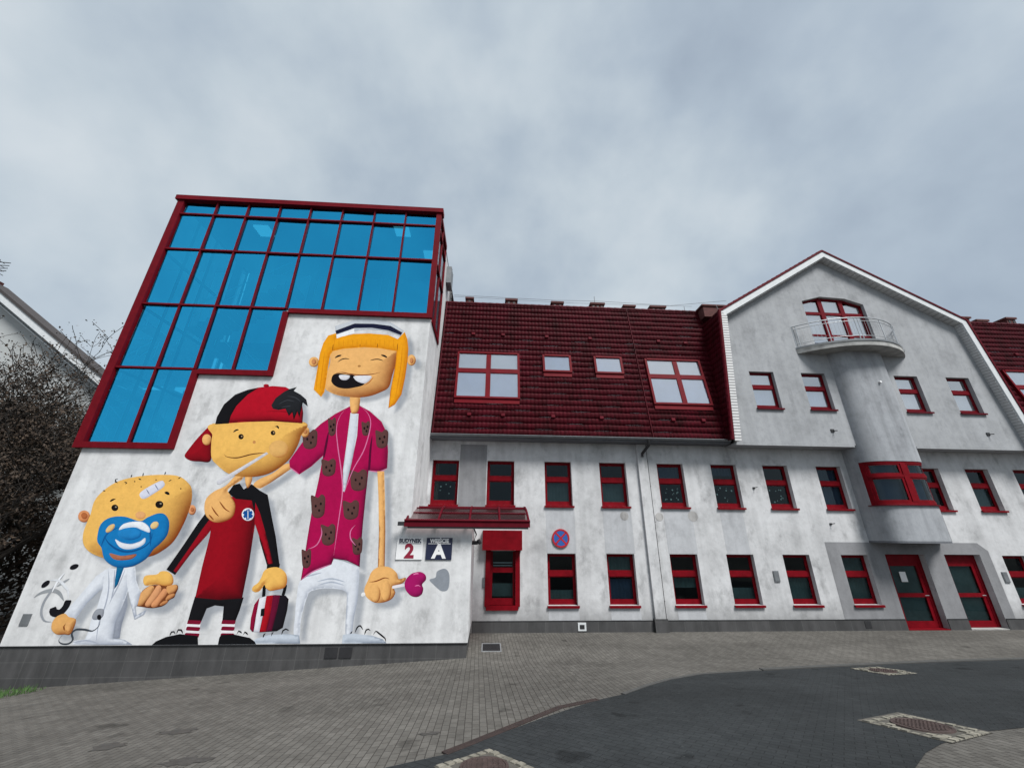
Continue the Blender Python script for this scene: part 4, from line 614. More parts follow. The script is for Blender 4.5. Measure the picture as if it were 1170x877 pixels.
setp(sheet(densify(GR['road'], .3), .005).build('road', M['road'], normals=False), kind='structure')
def strip(path, w, h, name, mat, dz=0):
    p = densify(path, .25, False); rows = []
    for i, q in enumerate(p):
        a = Vector(p[max(i - 1, 0)]); b = Vector(p[min(i + 1, len(p) - 1)]); d = (b - a).normalized(); n = Vector((-d.y, d.x)) * w / 2
        L_ = (q[0] - n.x, q[1] - n.y); R_ = (q[0] + n.x, q[1] + n.y); z = g(*q) + dz
        rows.append([(L_[0], L_[1], z - .05), (L_[0], L_[1], z + h), (R_[0], R_[1], z + h), (R_[0], R_[1], z - .05)])
    mb = MB(); mb.grid(rows, 0, False); mb.face(rows[0]); mb.face(list(reversed(rows[-1])))
    return mb.build(name, mat)
o = strip(GR['rust'], .10, .012, 'edging_strip', M['rust']); setp(o, 'rusty brown metal edging strip between the grey pavers and the charcoal road', 'edging')
o = strip(GR['kerb'], .12, .035, 'kerb', M['kerb']); setp(o, kind='structure')
o = strip([(q[0], q[1]) for q in GR['road'][4:10]], .07, .018, 'kerb', M['kerb']); setp(o, kind='structure')
# manholes
def manhole(c, cov, label, setts=True, rx=.33, square=None, seed=1):
    cx = sum(p[0] for p in cov) / 4; cy = sum(p[1] for p in cov) / 4
    t = thing('manhole_cover', label, 'manhole cover', (cx, cy, g(cx, cy)), 'manhole covers in the charcoal road')
    a = Vector(c[1]) - Vector(c[0]); ang = math.atan2(a.y, a.x)
    R2 = Matrix.Rotation(ang, 2); r_ = random.Random(seed)
    f = MB(); half = square
    st = .105; n = int(2 * half / st)
    for i in range(n):
        for j in range(n):
            u = -half + (i + .5) * st; v = -half + (j + .5) * st
            if math.hypot(u, v) < rx + .055: continue
            k = .045
            P4 = [R2 @ Vector((u + s1 * k * r_.uniform(.8, 1.1), v + s2 * k * r_.uniform(.8, 1.1))) for s1, s2 in ((-1, -1), (1, -1), (1, 1), (-1, 1))]
            hz = .012 + r_.random() * .014
            top = [(cx + p.x * .9, cy + p.y * .9, g(cx + p.x, cy + p.y) + hz) for p in P4]; top = [(cx + (R2 @ Vector((u, v))).x + (p[0] - cx - .9 * (R2 @ Vector((u, v))).x), cy + (R2 @ Vector((u, v))).y + (p[1] - cy - .9 * (R2 @ Vector((u, v))).y), p[2]) for p in top]
            bot = [(cx + p.x, cy + p.y, g(cx + p.x, cy + p.y) - .01) for p in P4]
            f.face(top)
            for q in range(4): f.face([bot[q], bot[(q + 1) % 4], top[(q + 1) % 4], top[q]])
    f.build('sett_surround', M['cobble'], t, normals=False)
    bed = MB(); P4 = [R2 @ Vector(p) for p in ((-half, -half), (half, -half), (half, half), (-half, half))]
    bed.face([(cx + p.x, cy + p.y, g(cx + p.x, cy + p.y) + .009) for p in P4]); bed.build('mortar_bed', plain('mortar', (.07, .065, .055), .9, 0, .3, 8), t)
    d = MB(); N = 40
    rings = [(0, .022), (rx * .86, .022), (rx * .88, .016), (rx * .9, .024), (rx, .024), (rx * 1.02, .0)]
    rows = []
    for rr, hz in rings: rows.append([(cx + max(rr, .001) * math.cos(q), cy + max(rr, .001) * math.sin(q), g(cx + rr * math.cos(q), cy + rr * math.sin(q)) + hz) for q in [2 * math.pi * k / N for k in range(N)]])
    d.grid(rows, 0, False, True)
    s_ = .055
    for i in range(-6, 7):
        for j in range(-6, 7):
            if math.hypot(i * s_, j * s_) < rx * .8:
                x, y = cx + i * s_, cy + j * s_; z = g(x, y) + .022; q = .018
                d.box(x - q, x + q, y - q, y + q, z - .01, z + .007)
    d.build('iron_lid', M['iron'], t)
    return t
manhole(GR['mh1'], GR['mh1c'], 'large round rusty iron manhole cover set in yellowish granite setts beside the grey paver corner', square=.50, rx=.32, seed=1)
manhole(GR['mh2'], GR['mh2'], 'small dark round manhole cover in pale square surround near the far kerb', square=.42, rx=.25, seed=2)
manhole(GR['mh3'], GR['mh3'], 'iron manhole cover in rough setts just below the rusty edging strip', square=.37, rx=.25, seed=3)
# entrance floor grate
gx = [min(p[0] for p in GR['grate']), max(p[0] for p in GR['grate'])]; gy = [min(p[1] for p in GR['grate']), max(p[1] for p in GR['grate'])]
t = thing('floor_grate', 'dark rectangular boot scraper grate in the pavers beneath the red canopy', 'grate', (gx[0], gy[0], 0))
mb = MB()
for x0, x1, y0, y1 in ((gx[0], gx[1], gy[0], gy[0] + .03), (gx[0], gx[1], gy[1] - .03, gy[1]), (gx[0], gx[0] + .03, gy[0] + .03, gy[1] - .03), (gx[1] - .03, gx[1], gy[0] + .03, gy[1] - .03)): mb.box(x0, x1, y0, y1, -.02, .015)
mb.build('frame', M['steel'], t)
mb = MB(); mb.box(gx[0] + .03, gx[1] - .03, gy[0] + .03, gy[1] - .03, -.02, .006)
for k in range(14):
    y = gy[0] + .05 + k * (gy[1] - gy[0] - .1) / 14; mb.box(gx[0] + .03, gx[1] - .03, y, y + .02, .006, .013)
mb.build('bars', M['black'], t)
# damp stains on the pavers
for k, (x, y) in enumerate(GR['stain'][:4]):
    r_ = random.Random(k + 3); pts = []
    for q in range(22):
        a = 2 * math.pi * q / 22; rr = (.10 + .13 * r_.random()) * (1 if k != 2 else .5)
        pts.append((x + rr * 1.5 * math.cos(a), y + rr * .8 * math.sin(a)))
    o = sheet(pts, .004, .1).build('wet_leaf_litter', M['stain'], normals=False)
    setp(o, ['large dark star-shaped damp blotch on the pavers in front of the boy painting', 'dark damp blotch on the pavers in front of the baby painting', 'small dark mark on the pavers above the rusty edging strip', 'dark damp patch on the pavers nearest the lower photo edge'][k], 'stain', 'damp blotches on the pavers')
# grass verge
mb = MB(); r_ = random.Random(4)
for k in range(9000):
    x = -10.6 - r_.random() * 9; y = 12.0 - r_.random() * 2.6
    if x > -10.0 - (12.0 - y) * -.45 - .6 and r_.random() < .9: continue
    if y < 11.9 - (x + 10.6) * -.0 - 2.6 * min(1, (-10.4 - x) / 1.6): continue
    h = .04 + .10 * r_.random(); a = r_.random() * 6.28; w = .012; z = g(x, y); lx = (r_.random() - .5) * .08; ly = (r_.random() - .5) * .08
    mb.face([(x - w * math.cos(a), y - w * math.sin(a), z), (x + w * math.cos(a), y + w * math.sin(a), z), (x + lx, y + ly, z + h)])
setp(mb.build('grass', M['grass'], normals=False), 'patch of short green grass beside the left end of the dark plinth', 'grass', kind='stuff')

# ------------------------------------------------------------------ STAIR BLOCK with the mural
B = 12.07; XL, XR, XV = -12.2, -2.28, -.46
blk = thing('stairwell_block', 'tall white block with blue glass stepped stairwell and a mural of three cartoon children', 'building', (-7.2, 14, 0))
mb = MB()
outl = [(XL, .35), (XV, .35), (XV, 3.3), (XR, 3.3), (XR, 10.36), (-7.33, 10.36), (-7.33, 7.96), (-9.75, 7.96), (-9.75, 5.42), (XL, 5.42)]
mb.panel(outl, [], B)
# sides, vestibule, tops of steps
mb.face([(XR, B, 3.3), (XR, 17.5, 3.3), (XR, 17.5, 10.36), (XR, B, 10.36)]); mb.face([(XR, 14.1, 10.36), (XR, 16.6, 10.36), (XR, 16.6, 15.05), (XR, 14.1, 15.05)])
mb.face([(XL, 22, -.7), (XL, B, -.7), (XL, B, 5.42), (XL, 22, 5.42)]); mb.face([(XL, 22, 5.42), (XL, 16.5, 5.42), (XL, 16.5, 15.05), (XL, 22, 15.05)])
mb.face([(XV, B, .35), (XV, 14.8, .35), (XV, 14.8, 3.3), (XV, B, 3.3)]); mb.face([(XR, B, 3.3), (XV, B, 3.3), (XV, 14.8, 3.3), (XR, 14.8, 3.3)])
mb.face([(XR, 16.6, 9), (-12, 16.6, 9), (-12, 16.6, 15.05), (XR, 16.6, 15.05)])
wall = mb.build('wall', M['plaster'], blk, normals=False)
mb = MB(); mb.box(-12.22, XV - .02, B + .02, B + .5, -1.2, .345); mb.box(XV - .5, XV - .02, B + .5, 14.8, -1.0, .345); mb.box(-12.22, -11.8, B + .5, 20, -1.2, .345)
mb.build('plinth', M['plinth'], blk)
mb = MB(); mb.box(-12.22, XV, B - .012, B + .03, .335, .352); mb.build('drip_edge', M['black'], blk)
for x0, x1 in ((-4.16, -3.84), (-3.79, -3.47)):
    v = MB(); v.box(x0, x1, B - .0, B + .03, .03, .27); v.build('vent_grille', M['black'], blk)
v = MB(); v.box(-11.93, -11.72, B - .02, B, .80, 1.06); v.build('meter_cover', M['grey_metal'], blk)
# glazing grid
XS = [-12.15, -10.93, -9.74, -8.54, -7.36, -6.12, -4.87, -3.64, -2.42]
ZS = [5.55, 8.02, 10.42, 12.79, 14.46, 15.08]
fr = MB(); y0, y1 = B - .10, B + .04
def bar(x0, x1, z0, z1, a=y0, b=y1): fr.box(x0, x1, a, b, z0, z1)
bar(-12.42, -12.17, 5.38, 15.10); bar(-12.17, -9.57, 5.38, 5.56); bar(-9.76, -9.57, 5.56, 7.98)
bar(-9.57, -7.22, 7.84, 8.02); bar(-7.40, -7.22, 8.02, 10.28); bar(-7.22, -2.22, 10.24, 10.42); bar(-2.42, -2.22, 10.42, 15.10)
bar(-12.5, -2.16, 15.10, 15.30, B - .16, B + .2)
for i in range(1, 8):
    zb = 5.56 if i < 2 else (8.02 if i < 4 else 10.42)
    bar(XS[i] - .028, XS[i] + .028, zb, 15.10, B - .07, y1 - .01)
for j, z in enumerate(ZS[1:5]):
    x1 = [-9.76, -7.40, -2.42, -2.42][j]
    bar(-12.17, x1, z - .03, z + .03, B - .08, y1 - .005)
# side returns of the frame
for z0, z1 in ((10.24, 10.42), (12.76, 12.82), (15.1, 15.3), (14.43, 14.49)): fr.box(-2.34, -2.23, B + .205, 14.12, z0, z1)
for y in (12.95, 14.06): fr.box(-2.33, -2.24, y, y + .06, 10.42, 15.1)
for z0, z1 in ((5.38, 5.56), (8.0, 8.06), (10.39, 10.45), (12.76, 12.82), (15.1, 15.3)): fr.box(-12.42, -12.3, B + .205, 16.5, z0, z1)
for y in (13.1, 14.2, 15.3, 16.44): fr.box(-12.4, -12.32, y, y + .06, 5.56, 15.1)
frame = fr.build('glazing_frame', M['red'], blk)
for j in range(5):
    nc = [2, 4, 8, 8, 8][j]
    for i in range(nc):
        p = MB(); x0 = XS[i] + .02; x1 = XS[i + 1] - .02; z0 = ZS[j] + .02; z1 = ZS[j + 1] - .02
        tl = random.uniform(-.035, .035)
        p.face([(x0, B, z0), (x1, B + tl * .3, z0), (x1, B + tl, z1), (x0, B + tl * .6, z1)]); p.build('glass_pane', M['glass_blue'], frame, normals=False)
for y0_, y1_ in ((12.2, 12.95), (13.01, 14.06)):
    for z0, z1 in ((10.42, 12.76), (12.82, 14.43), (14.49, 15.1)):
        p = MB(); p.face([(-2.29, y0_, z0), (-2.29, y1_, z0), (-2.29, y1_, z1), (-2.29, y0_, z1)]); p.build('side_pane', M['glass_side'], frame, normals=False)
for y0_, y1_ in ((12.2, 13.1), (13.16, 14.2), (14.26, 15.3), (15.36, 16.44)):
    for z0, z1 in ((5.56, 8.0), (8.06, 10.39), (10.45, 12.76), (12.82, 15.1)):
        p = MB(); p.face([(-12.36, y1_, z0), (-12.36, y0_, z0), (-12.36, y0_, z1), (-12.36, y1_, z1)]); p.build('side_pane', M['glass_side'], frame, normals=False)
# interior of the stairwell
it = MB()
it.box(-12.25, -2.35, 12.16, 16.6, 5.2, 5.3, 1)
it.box(-7.3, -2.35, 12.2, 16.5, 10.05, 10.2, 1); it.box(-12.2, -9.8, 14.9, 16.5, 8.1, 8.25, 1); it.box(-12.2, -7.4, 15.2, 16.5, 10.4, 10.6, 1)
it.box(-12.3, -2.3, 12.25, 16.6, 15.12, 15.26, 1)
for x in (-11.9, -8.4, -5.2): it.box(x, x + .22, 15.0, 15.22, 5.3, 15.1, 1)
def flight(xa, za, xb, zb, y):
    n = 12
    for k in range(n):
        x = xa + (xb - xa) * k / n; z = za + (zb - za) * k / n; w = (xb - xa) / n
        it.box(min(x, x + w), max(x, x + w), y, y + 1.1, z - .14, z + .05, 1)
    for s_ in (0, 1.1):
        it.tube([(xa, y + s_, za + .95), (xb, y + s_, zb + .95)], .025, 5); it.tube([(xa, y + s_, za + .5), (xb, y + s_, zb + .5)], .012, 5)
        for k in range(0, n + 1, 3):
            x = xa + (xb - xa) * k / n; z = za + (zb - za) * k / n; it.tube([(x, y + s_, z), (x, y + s_, z + .95)], .015, 4)
flight(-11.6, 5.3, -8.8, 7.8, 13.6); flight(-8.8, 7.8, -11.6, 10.3, 14.9); flight(-11.6, 10.3, -8.2, 12.7, 13.4); flight(-5.0, 10.2, -8.0, 12.6, 14.8)
it.box(-2.5, -2.36, 14.1, 16.5, 10.2, 15.1); it.box(-12.2, -7.3, 16.40, 16.5, 5.3, 8.4); it.box(-12.2, -2.4, 16.40, 16.5, 10.4, 15.0)
it.box(-7.28, -7.2, 12.2, 16.5, 5.3, 10.05)
it.build('stairwell_interior', [M['int_light'], M['int_mid']], blk)
for x, y in ((-4.0, 13.0), (-3.0, 14.5), (-9.9, 13.4)):
    lm = MB(); lm.box(x - .3, x + .3, y - .3, y + .3, 15.0, 15.08); e = lm.build('ceiling_lamp', M['lamp'], blk)
lm_ = NT('lit_ceiling_lamp'); lm_.b.inputs['Emission Color'].default_value = (.8, .9, 1, 1); lm_.b.inputs['Emission Strength'].default_value = .25
for o in blk.children:
    if o.name.startswith('ceiling_lamp'): o.data.materials[0] = lm_.mat
rf = MB(); rf.box(-12.3, -2.3, B + .2, 22, 15.27, 15.36); rf.build('roof', M['roof_dark'], blk)
# roof access ladder at the back right corner
ld = MB()
for y in (16.15, 16.55): ld.tube([(-2.2, y, 12.6), (-2.2, y, 15.6), (-2.5, y, 15.75)], .025, 6)
for k in range(11): ld.tube([(-2.2, 16.15, 12.7 + k * .28), (-2.2, 16.55, 12.7 + k * .28)], .015, 5)
for k in range(0): ld.tube([(-2.2 + .55 * math.sin(a), 16.35 - .35 * math.cos(a) , 13.2 + k * .75) for a in np.linspace(0, math.pi, 9)], .015, 4)
ld.build('roof_ladder', M['black'], blk)
bx = MB(); bx.box(-2.27, -2.05, 14.9, 15.6, 13.9, 14.8); bx.build('wall_box', M['grey_metal'], blk)
# --- mural
def srgb(c, k=.82): return np.array([lin(v) * k for v in c])
def poly_mesh(pts, step, col, edge, w):
    P = np.array(pts); n = len(P)
    x0, z0 = P.min(0); x1, z1 = P.max(0)
    gx_, gz_ = np.meshgrid(np.arange(x0, x1, step), np.arange(z0, z1, step)); Q = np.stack([gx_.ravel(), gz_.ravel()], 1)
    if len(Q): Q = Q + rng.uniform(-.2, .2, Q.shape) * step
    A, Bn = P, np.roll(P, -1, 0)
    def inside(Q):
        c = np.zeros(len(Q), bool)
        for a, b in zip(A, Bn):
            m = (a[1] > Q[:, 1]) != (b[1] > Q[:, 1])
            if m.any():
                xx = (b[0] - a[0]) * (Q[:, 1] - a[1]) / (b[1] - a[1] + 1e-12) + a[0]; c ^= m & (Q[:, 0] < xx)
        return c
    def near(Q):
        d = np.full(len(Q), 1e9); nn = np.zeros((len(Q), 2))
        for a, b in zip(A, Bn):
            ab = b - a; t = np.clip(((Q - a) @ ab) / (ab @ ab + 1e-12), 0, 1); pr = a + t[:, None] * ab; v = pr - Q; dd = np.hypot(v[:, 0], v[:, 1])
            m = dd < d; d[m] = dd[m]; nn[m] = v[m] / (dd[m, None] + 1e-9)
        return d, nn
    if len(Q): Q = Q[inside(Q)]
    if len(Q):
        d, _ = near(Q); Q = Q[d > step * .45]
    allv = [Vector(p) for p in P] + [Vector(q) for q in Q]
    r = delaunay_2d_cdt(allv, [], [list(range(n))], 1, 1e-5)
    V = np.array([(p.x, p.y) for p in r[0]]); F = []
    for f in r[2]:
        c = V[list(f)].mean(0)
        if not inside(c[None])[0]: continue
        a = V[f[1]] - V[f[0]]; b = V[f[2]] - V[f[0]]
        F.append(tuple(f) if a[0] * b[1] - a[1] * b[0] > 0 else tuple(reversed(f)))
    d, nn = near(V)
    # outward normal on the boundary itself: use the direction from the shape's middle
    bd = d < 1e-4
    cen = P.mean(0); v = V - cen; v /= np.hypot(v[:, 0], v[:, 1])[:, None] + 1e-9; nn[bd] = v[bd]
    return V, F, d, nn
def paint_figure(name, data, layer0, label):
    vs = []; fs = []; cols = []
    layer = layer0
    def put(V, F, rgba, lay):
        n = len(vs); y = B - .0016 - lay * .00002
        vs.extend((x - blk.location.x, y - blk.location.y, z - blk.location.z) for x, z in V); fs.extend(tuple(n + i for i in f) for f in F); cols.append(rgba)
    for sp in data:
        if sp[0] == 'P':
            _, pts, col, edge, w, sm, sh = sp
            pts = [tuple(p) for p in pts]
            ext = max(max(p[0] for p in pts) - min(p[0] for p in pts), max(p[1] for p in pts) - min(p[1] for p in pts))
            st = .05 if ext > 1 else (.03 if ext > .3 else .02)
            pts = cr(pts, True, st) if sm else densify(pts, st)
            pts = [(x, max(.358, z)) for x, z in pts]
            pts = [p for i, p in enumerate(pts) if math.dist(p, pts[i - 1]) > 1e-4]
            V, F, d, nn = poly_mesh(pts, max(.02, st * .9), col, edge, w)
            c = np.tile(srgb(col), (len(V), 1))
            if edge is not None:
                e = srgb(edge); lit = np.clip(.16 + 1.05 * (nn @ np.array([.75, -.66])), .05, 1)
                f = np.exp(-(d / (w * (.95 if w > .28 else .72))) ** 1.3) * lit
                c = c * (1 - f[:, None]) + e * f[:, None]
                hl = np.exp(-((d - w * .9) / (w * .5)) ** 2) * np.clip(-(nn @ np.array([.75, -.66])), 0, 1) * .05
                c = c * (1 + hl[:, None])
            put(V, F, np.concatenate([np.clip(c, 0, 1), np.ones((len(V), 1))], 1), layer); layer += 1
        else:
            _, pts, col, w, taper = sp
            p = cr([tuple(q) for q in pts], False, .04); n = len(p); V = []; F = []
            for i, q in enumerate(p):
                a = np.array(p[max(i - 1, 0)]); b = np.array(p[min(i + 1, n - 1)]); dd = b - a; dd = dd / (np.hypot(*dd) + 1e-9); nv = np.array([-dd[1], dd[0]])
                t = i / (n - 1) if n > 1 else 0
                ww = w / 2 * (1.25 * (max(.12, 1 - abs(2 * t - 1) ** 2.5)) if taper else 1)
                if not taper and n > 4: ww *= 1 if 0 < i < n - 1 else .75
                V += [tuple(np.array(q) + nv * ww), tuple(np.array(q) - nv * ww)]
            V = [(x, max(.358, z)) for x, z in V]
            F = [(2 * i, 2 * i + 1, 2 * i + 3, 2 * i + 2) for i in range(n - 1)]
            put(V, F, np.concatenate([np.tile(srgb(col), (len(V), 1)), np.ones((len(V), 1))], 1), layer); layer += 1
    me = bpy.data.meshes.new(name); me.from_pydata(vs, [], fs); me.materials.append(M['plaster'])
    cc = np.concatenate(cols).astype(np.float32); cf = cc.copy(); cf[:, 3] = 1
    at_ = me.color_attributes.new('paint', 'FLOAT_COLOR', 'POINT'); at_.data.foreach_set('color', cf.ravel())
    a2 = me.attributes.new('cover', 'FLOAT', 'POINT'); a2.data.foreach_set('value', np.ascontiguousarray(cc[:, 3]))
    me.update(); o = bpy.data.objects.new(name, me); C.objects.link(o); o.parent = blk; o['label'] = label
    return layer
def paint_shadows():
    """the soft grey drop shadows the artist sprayed beside the figures: one sheet"""
    st = .045; gx_ = np.arange(-12.0, -.7, st); gz_ = np.arange(.36, 10.2, st); X, Z = np.meshgrid(gx_, gz_, indexing='ij'); A_ = np.zeros(X.shape)
    for nm in ('nurse', 'boy', 'baby'):
        for sp in MURAL[nm]:
            if sp[0] != 'P' or not sp[6]: continue
            pts = np.array([(x + .21, z - .16) for x, z in (cr(sp[1], True, .12) if sp[5] else densify(sp[1], .15))])
            i0, i1 = np.searchsorted(gx_, [pts[:, 0].min() - .1, pts[:, 0].max() + .1]); j0, j1 = np.searchsorted(gz_, [pts[:, 1].min() - .1, pts[:, 1].max() + .1])
            if i1 <= i0 or j1 <= j0: continue
            Q = np.stack([X[i0:i1, j0:j1].ravel(), Z[i0:i1, j0:j1].ravel()], 1); ins = np.zeros(len(Q), bool); dm = np.full(len(Q), 9.)
            for a, c in zip(pts, np.roll(pts, -1, 0)):
                m = (a[1] > Q[:, 1]) != (c[1] > Q[:, 1]); xx = (c[0] - a[0]) * (Q[:, 1] - a[1]) / (c[1] - a[1] + 1e-12) + a[0]; ins ^= m & (Q[:, 0] < xx)
                ab = c - a; t_ = np.clip(((Q - a) @ ab) / (ab @ ab + 1e-12), 0, 1); v = a + t_[:, None] * ab - Q; dm = np.minimum(dm, np.hypot(v[:, 0], v[:, 1]))
            s_ = np.where(ins, dm, -dm); q = np.clip((s_ + .07) / .16, 0, 1); q = q * q * (3 - 2 * q)
            A_[i0:i1, j0:j1] = np.maximum(A_[i0:i1, j0:j1], q.reshape(i1 - i0, j1 - j0))
    idx = -np.ones(X.shape, int); vs = []; fs = []; al = []
    cell = (A_[:-1, :-1] > 0) | (A_[1:, :-1] > 0) | (A_[:-1, 1:] > 0) | (A_[1:, 1:] > 0)
    for i, j in zip(*np.nonzero(cell)):
        f = []
        for p, q in ((i, j), (i + 1, j), (i + 1, j + 1), (i, j + 1)):
            if idx[p, q] < 0: idx[p, q] = len(vs); vs.append((X[p, q] - blk.location.x, B - .0012 - blk.location.y, Z[p, q])); al.append(A_[p, q] * .62)
            f.append(int(idx[p, q]))
        fs.append(f)
    me = bpy.data.meshes.new('painted_shadow'); me.from_pydata(vs, [], fs); me.materials.append(M['plaster'])
    c4 = np.tile(np.append(srgb((108, 116, 128), 1.), 1.), (len(vs), 1)).astype(np.float32)
    me.color_attributes.new('paint', 'FLOAT_COLOR', 'POINT').data.foreach_set('color', c4.ravel()); me.attributes.new('cover', 'FLOAT', 'POINT').data.foreach_set('value', np.array(al, np.float32)); me.update()
    o = bpy.data.objects.new('painted_shadow', me); C.objects.link(o); o.parent = blk
paint_shadows()
l = paint_figure('painted_nurse', MURAL['nurse'], 1, 'painted laughing girl with orange hair, nurse cap and magenta bear-patterned gown holding a heart lollipop')
l = paint_figure('painted_boy', MURAL['boy'], l, 'painted boy in backwards red cap with thermometer in his mouth and a red and black uniform')
l = paint_figure('painted_baby', MURAL['baby'], l, 'painted baby with a blue pacifier, white coat and stethoscope')
me_w = wall.data; ca = me_w.color_attributes.new('paint', 'FLOAT_COLOR', 'POINT'); ca.data.foreach_set('color', [0.] * (4 * len(me_w.vertices)))

# ------------------------------------------------------------------ MAIN BUILDING
D = 14.8; G = 14.15
hall = thing('clinic_building', 'long white rendered clinic wing with dark red mansard roof, red windows and a gabled bay', 'building', (8, D, 0))
LW = [(2.14, 3.17), (4.29, 5.31), (6.62, 7.66), (8.75, 9.78), (10.90, 11.93), (13.16, 14.20), (19.62, 20.65), (21.8, 22.84), (24.0, 25.04)]
UW = [(-2.18, -1.17), (-.09, .95), (2.12, 3.16), (4.27, 5.32), (6.57, 7.63), (8.76, 9.80), (10.9, 11.93), (13.14, 14.18), (17.36, 18.42), (19.57, 20.6), (21.7, 22.74), (23.9, 24.94)]
DR = [(14.90, 16.47), (17.27, 18.72)]
holes = [rect(a, b, .79, 2.42) for a, b in LW] + [rect(a, b, 4.06, 5.69) for a, b in UW] + [rect(a, b, .02, 2.45) for a, b in DR] + [rect(.12, 1.00, .80, 2.5)]
mb = MB(); mb.panel(rect(XV - 2, 30, -.5, 6.52), holes, D, 0, .24)
mb.face([(30, D, -.5), (30, 30, -.5), (30, 30, 6.5), (30, D, 6.5)])
# pilaster
mb.box(5.80, 6.17, D - .10, D + .01, .32, 6.42)
hw = mb.build('wall', M['facade'], hall, normals=False)
mb = MB()
for a, b in ((XV + .02, 5.74), (6.22, 14.892), (16.478, 17.262), (18.728, 30)): mb.box(a, b, D - .025, D + .19, -.3, .33)
mb.box(5.75, 6.21, D - .16, D + .1, -.3, .40)
mb.build('plinth', M['plinth'], hall)
mb = MB()
for a, b in ((XV + .02, 5.74), (6.22, 14.88), (16.49, 17.25), (18.74, 30)): mb.box(a, b, D - .035, D + .0, .33, .345)
mb.build('drip_edge', M['black'], hall)
# painted grey fields
for (x0, x1, z0, z1, mt) in ((2.12, 3.2, 2.44, 3.98, 'grey_paint_soft'), (4.27, 5.35, 2.44, 3.98, 'grey_paint_soft'), (6.6, 7.7, 2.44, 3.98, 'grey_paint_soft'), (-1.15, -.12, 3.5, 6.3, 'grey_paint'), (8.8, 9.7, 2.44, 3.9, 'grey_paint_soft'), (2.14, 3.2, .35, .70, 'grey_paint_soft'), (4.3, 5.35, .35, .70, 'grey_paint_soft'), (6.65, 7.66, .35, .7, 'grey_paint_soft')):
    p = MB(); p.box(x0, x1, D - .004, D - .001, z0, z1); p.build('painted_field', M[mt], hall)
p = MB(); p.panel([(12.66, .35), (19.13, .35), (19.13, 2.58), (18.8, 2.86), (12.66, 2.86)], [rect(13.16, 14.20, .79, 2.42), rect(14.9, 16.47, .3, 2.45), rect(17.27, 18.72, .3, 2.45)], D - .005)
p.build('entrance_surround', M['grey_paint'], hall, normals=False)
for x, z, r_ in ((7.72, 3.73, .19), (5.08, 3.72, .16), (6.42, 3.70, .15)):
    p = MB(); p.prism([(x + r_ * math.cos(a), z + r_ * math.sin(a)) for a in np.linspace(0, 2 * math.pi, 20, endpoint=False)], D - .008, D, 0); p.build('round_vent_patch', M['patch'], hall)
for x0, z0, w, h in ((-.14, 1.33, .22, .32), (10.38, 1.52, .2, .36), (19.3, 1.5, .2, .36)):
    p = MB(); p.box(x0, x0 + w, D - .03, D, z0, z0 + h); p.box(x0 + .02, x0 + w - .02, D - .036, D - .03, z0 + .02, z0 + h - .02); p.build('cabinet_door', M['grey_metal'], hall)
p = MB(); p.box(3.12, 3.40, D - .05, D, .05, .29); v = p.build('vent_frame', M['white_board'], hall); p = MB(); p.box(3.18, 3.34, D - .06, D - .045, .11, .23); p.build('vent_grille', M['black'], v)
p = MB(); p.box(13.32, 13.55, D - .035, D, .08, .3); p.build('vent_grille', M['black'], hall)
for x, z in ((13.1, 3.5), (10.35, 4.8)):
    p = MB(); p.box(x - .04, x + .04, D - .03, D, z - .035, z + .035); p.tube([(x, D - .02, z), (x + .05, D - .16, z + .02)], .015); p.build('wall_anchor', M['black'], hall)
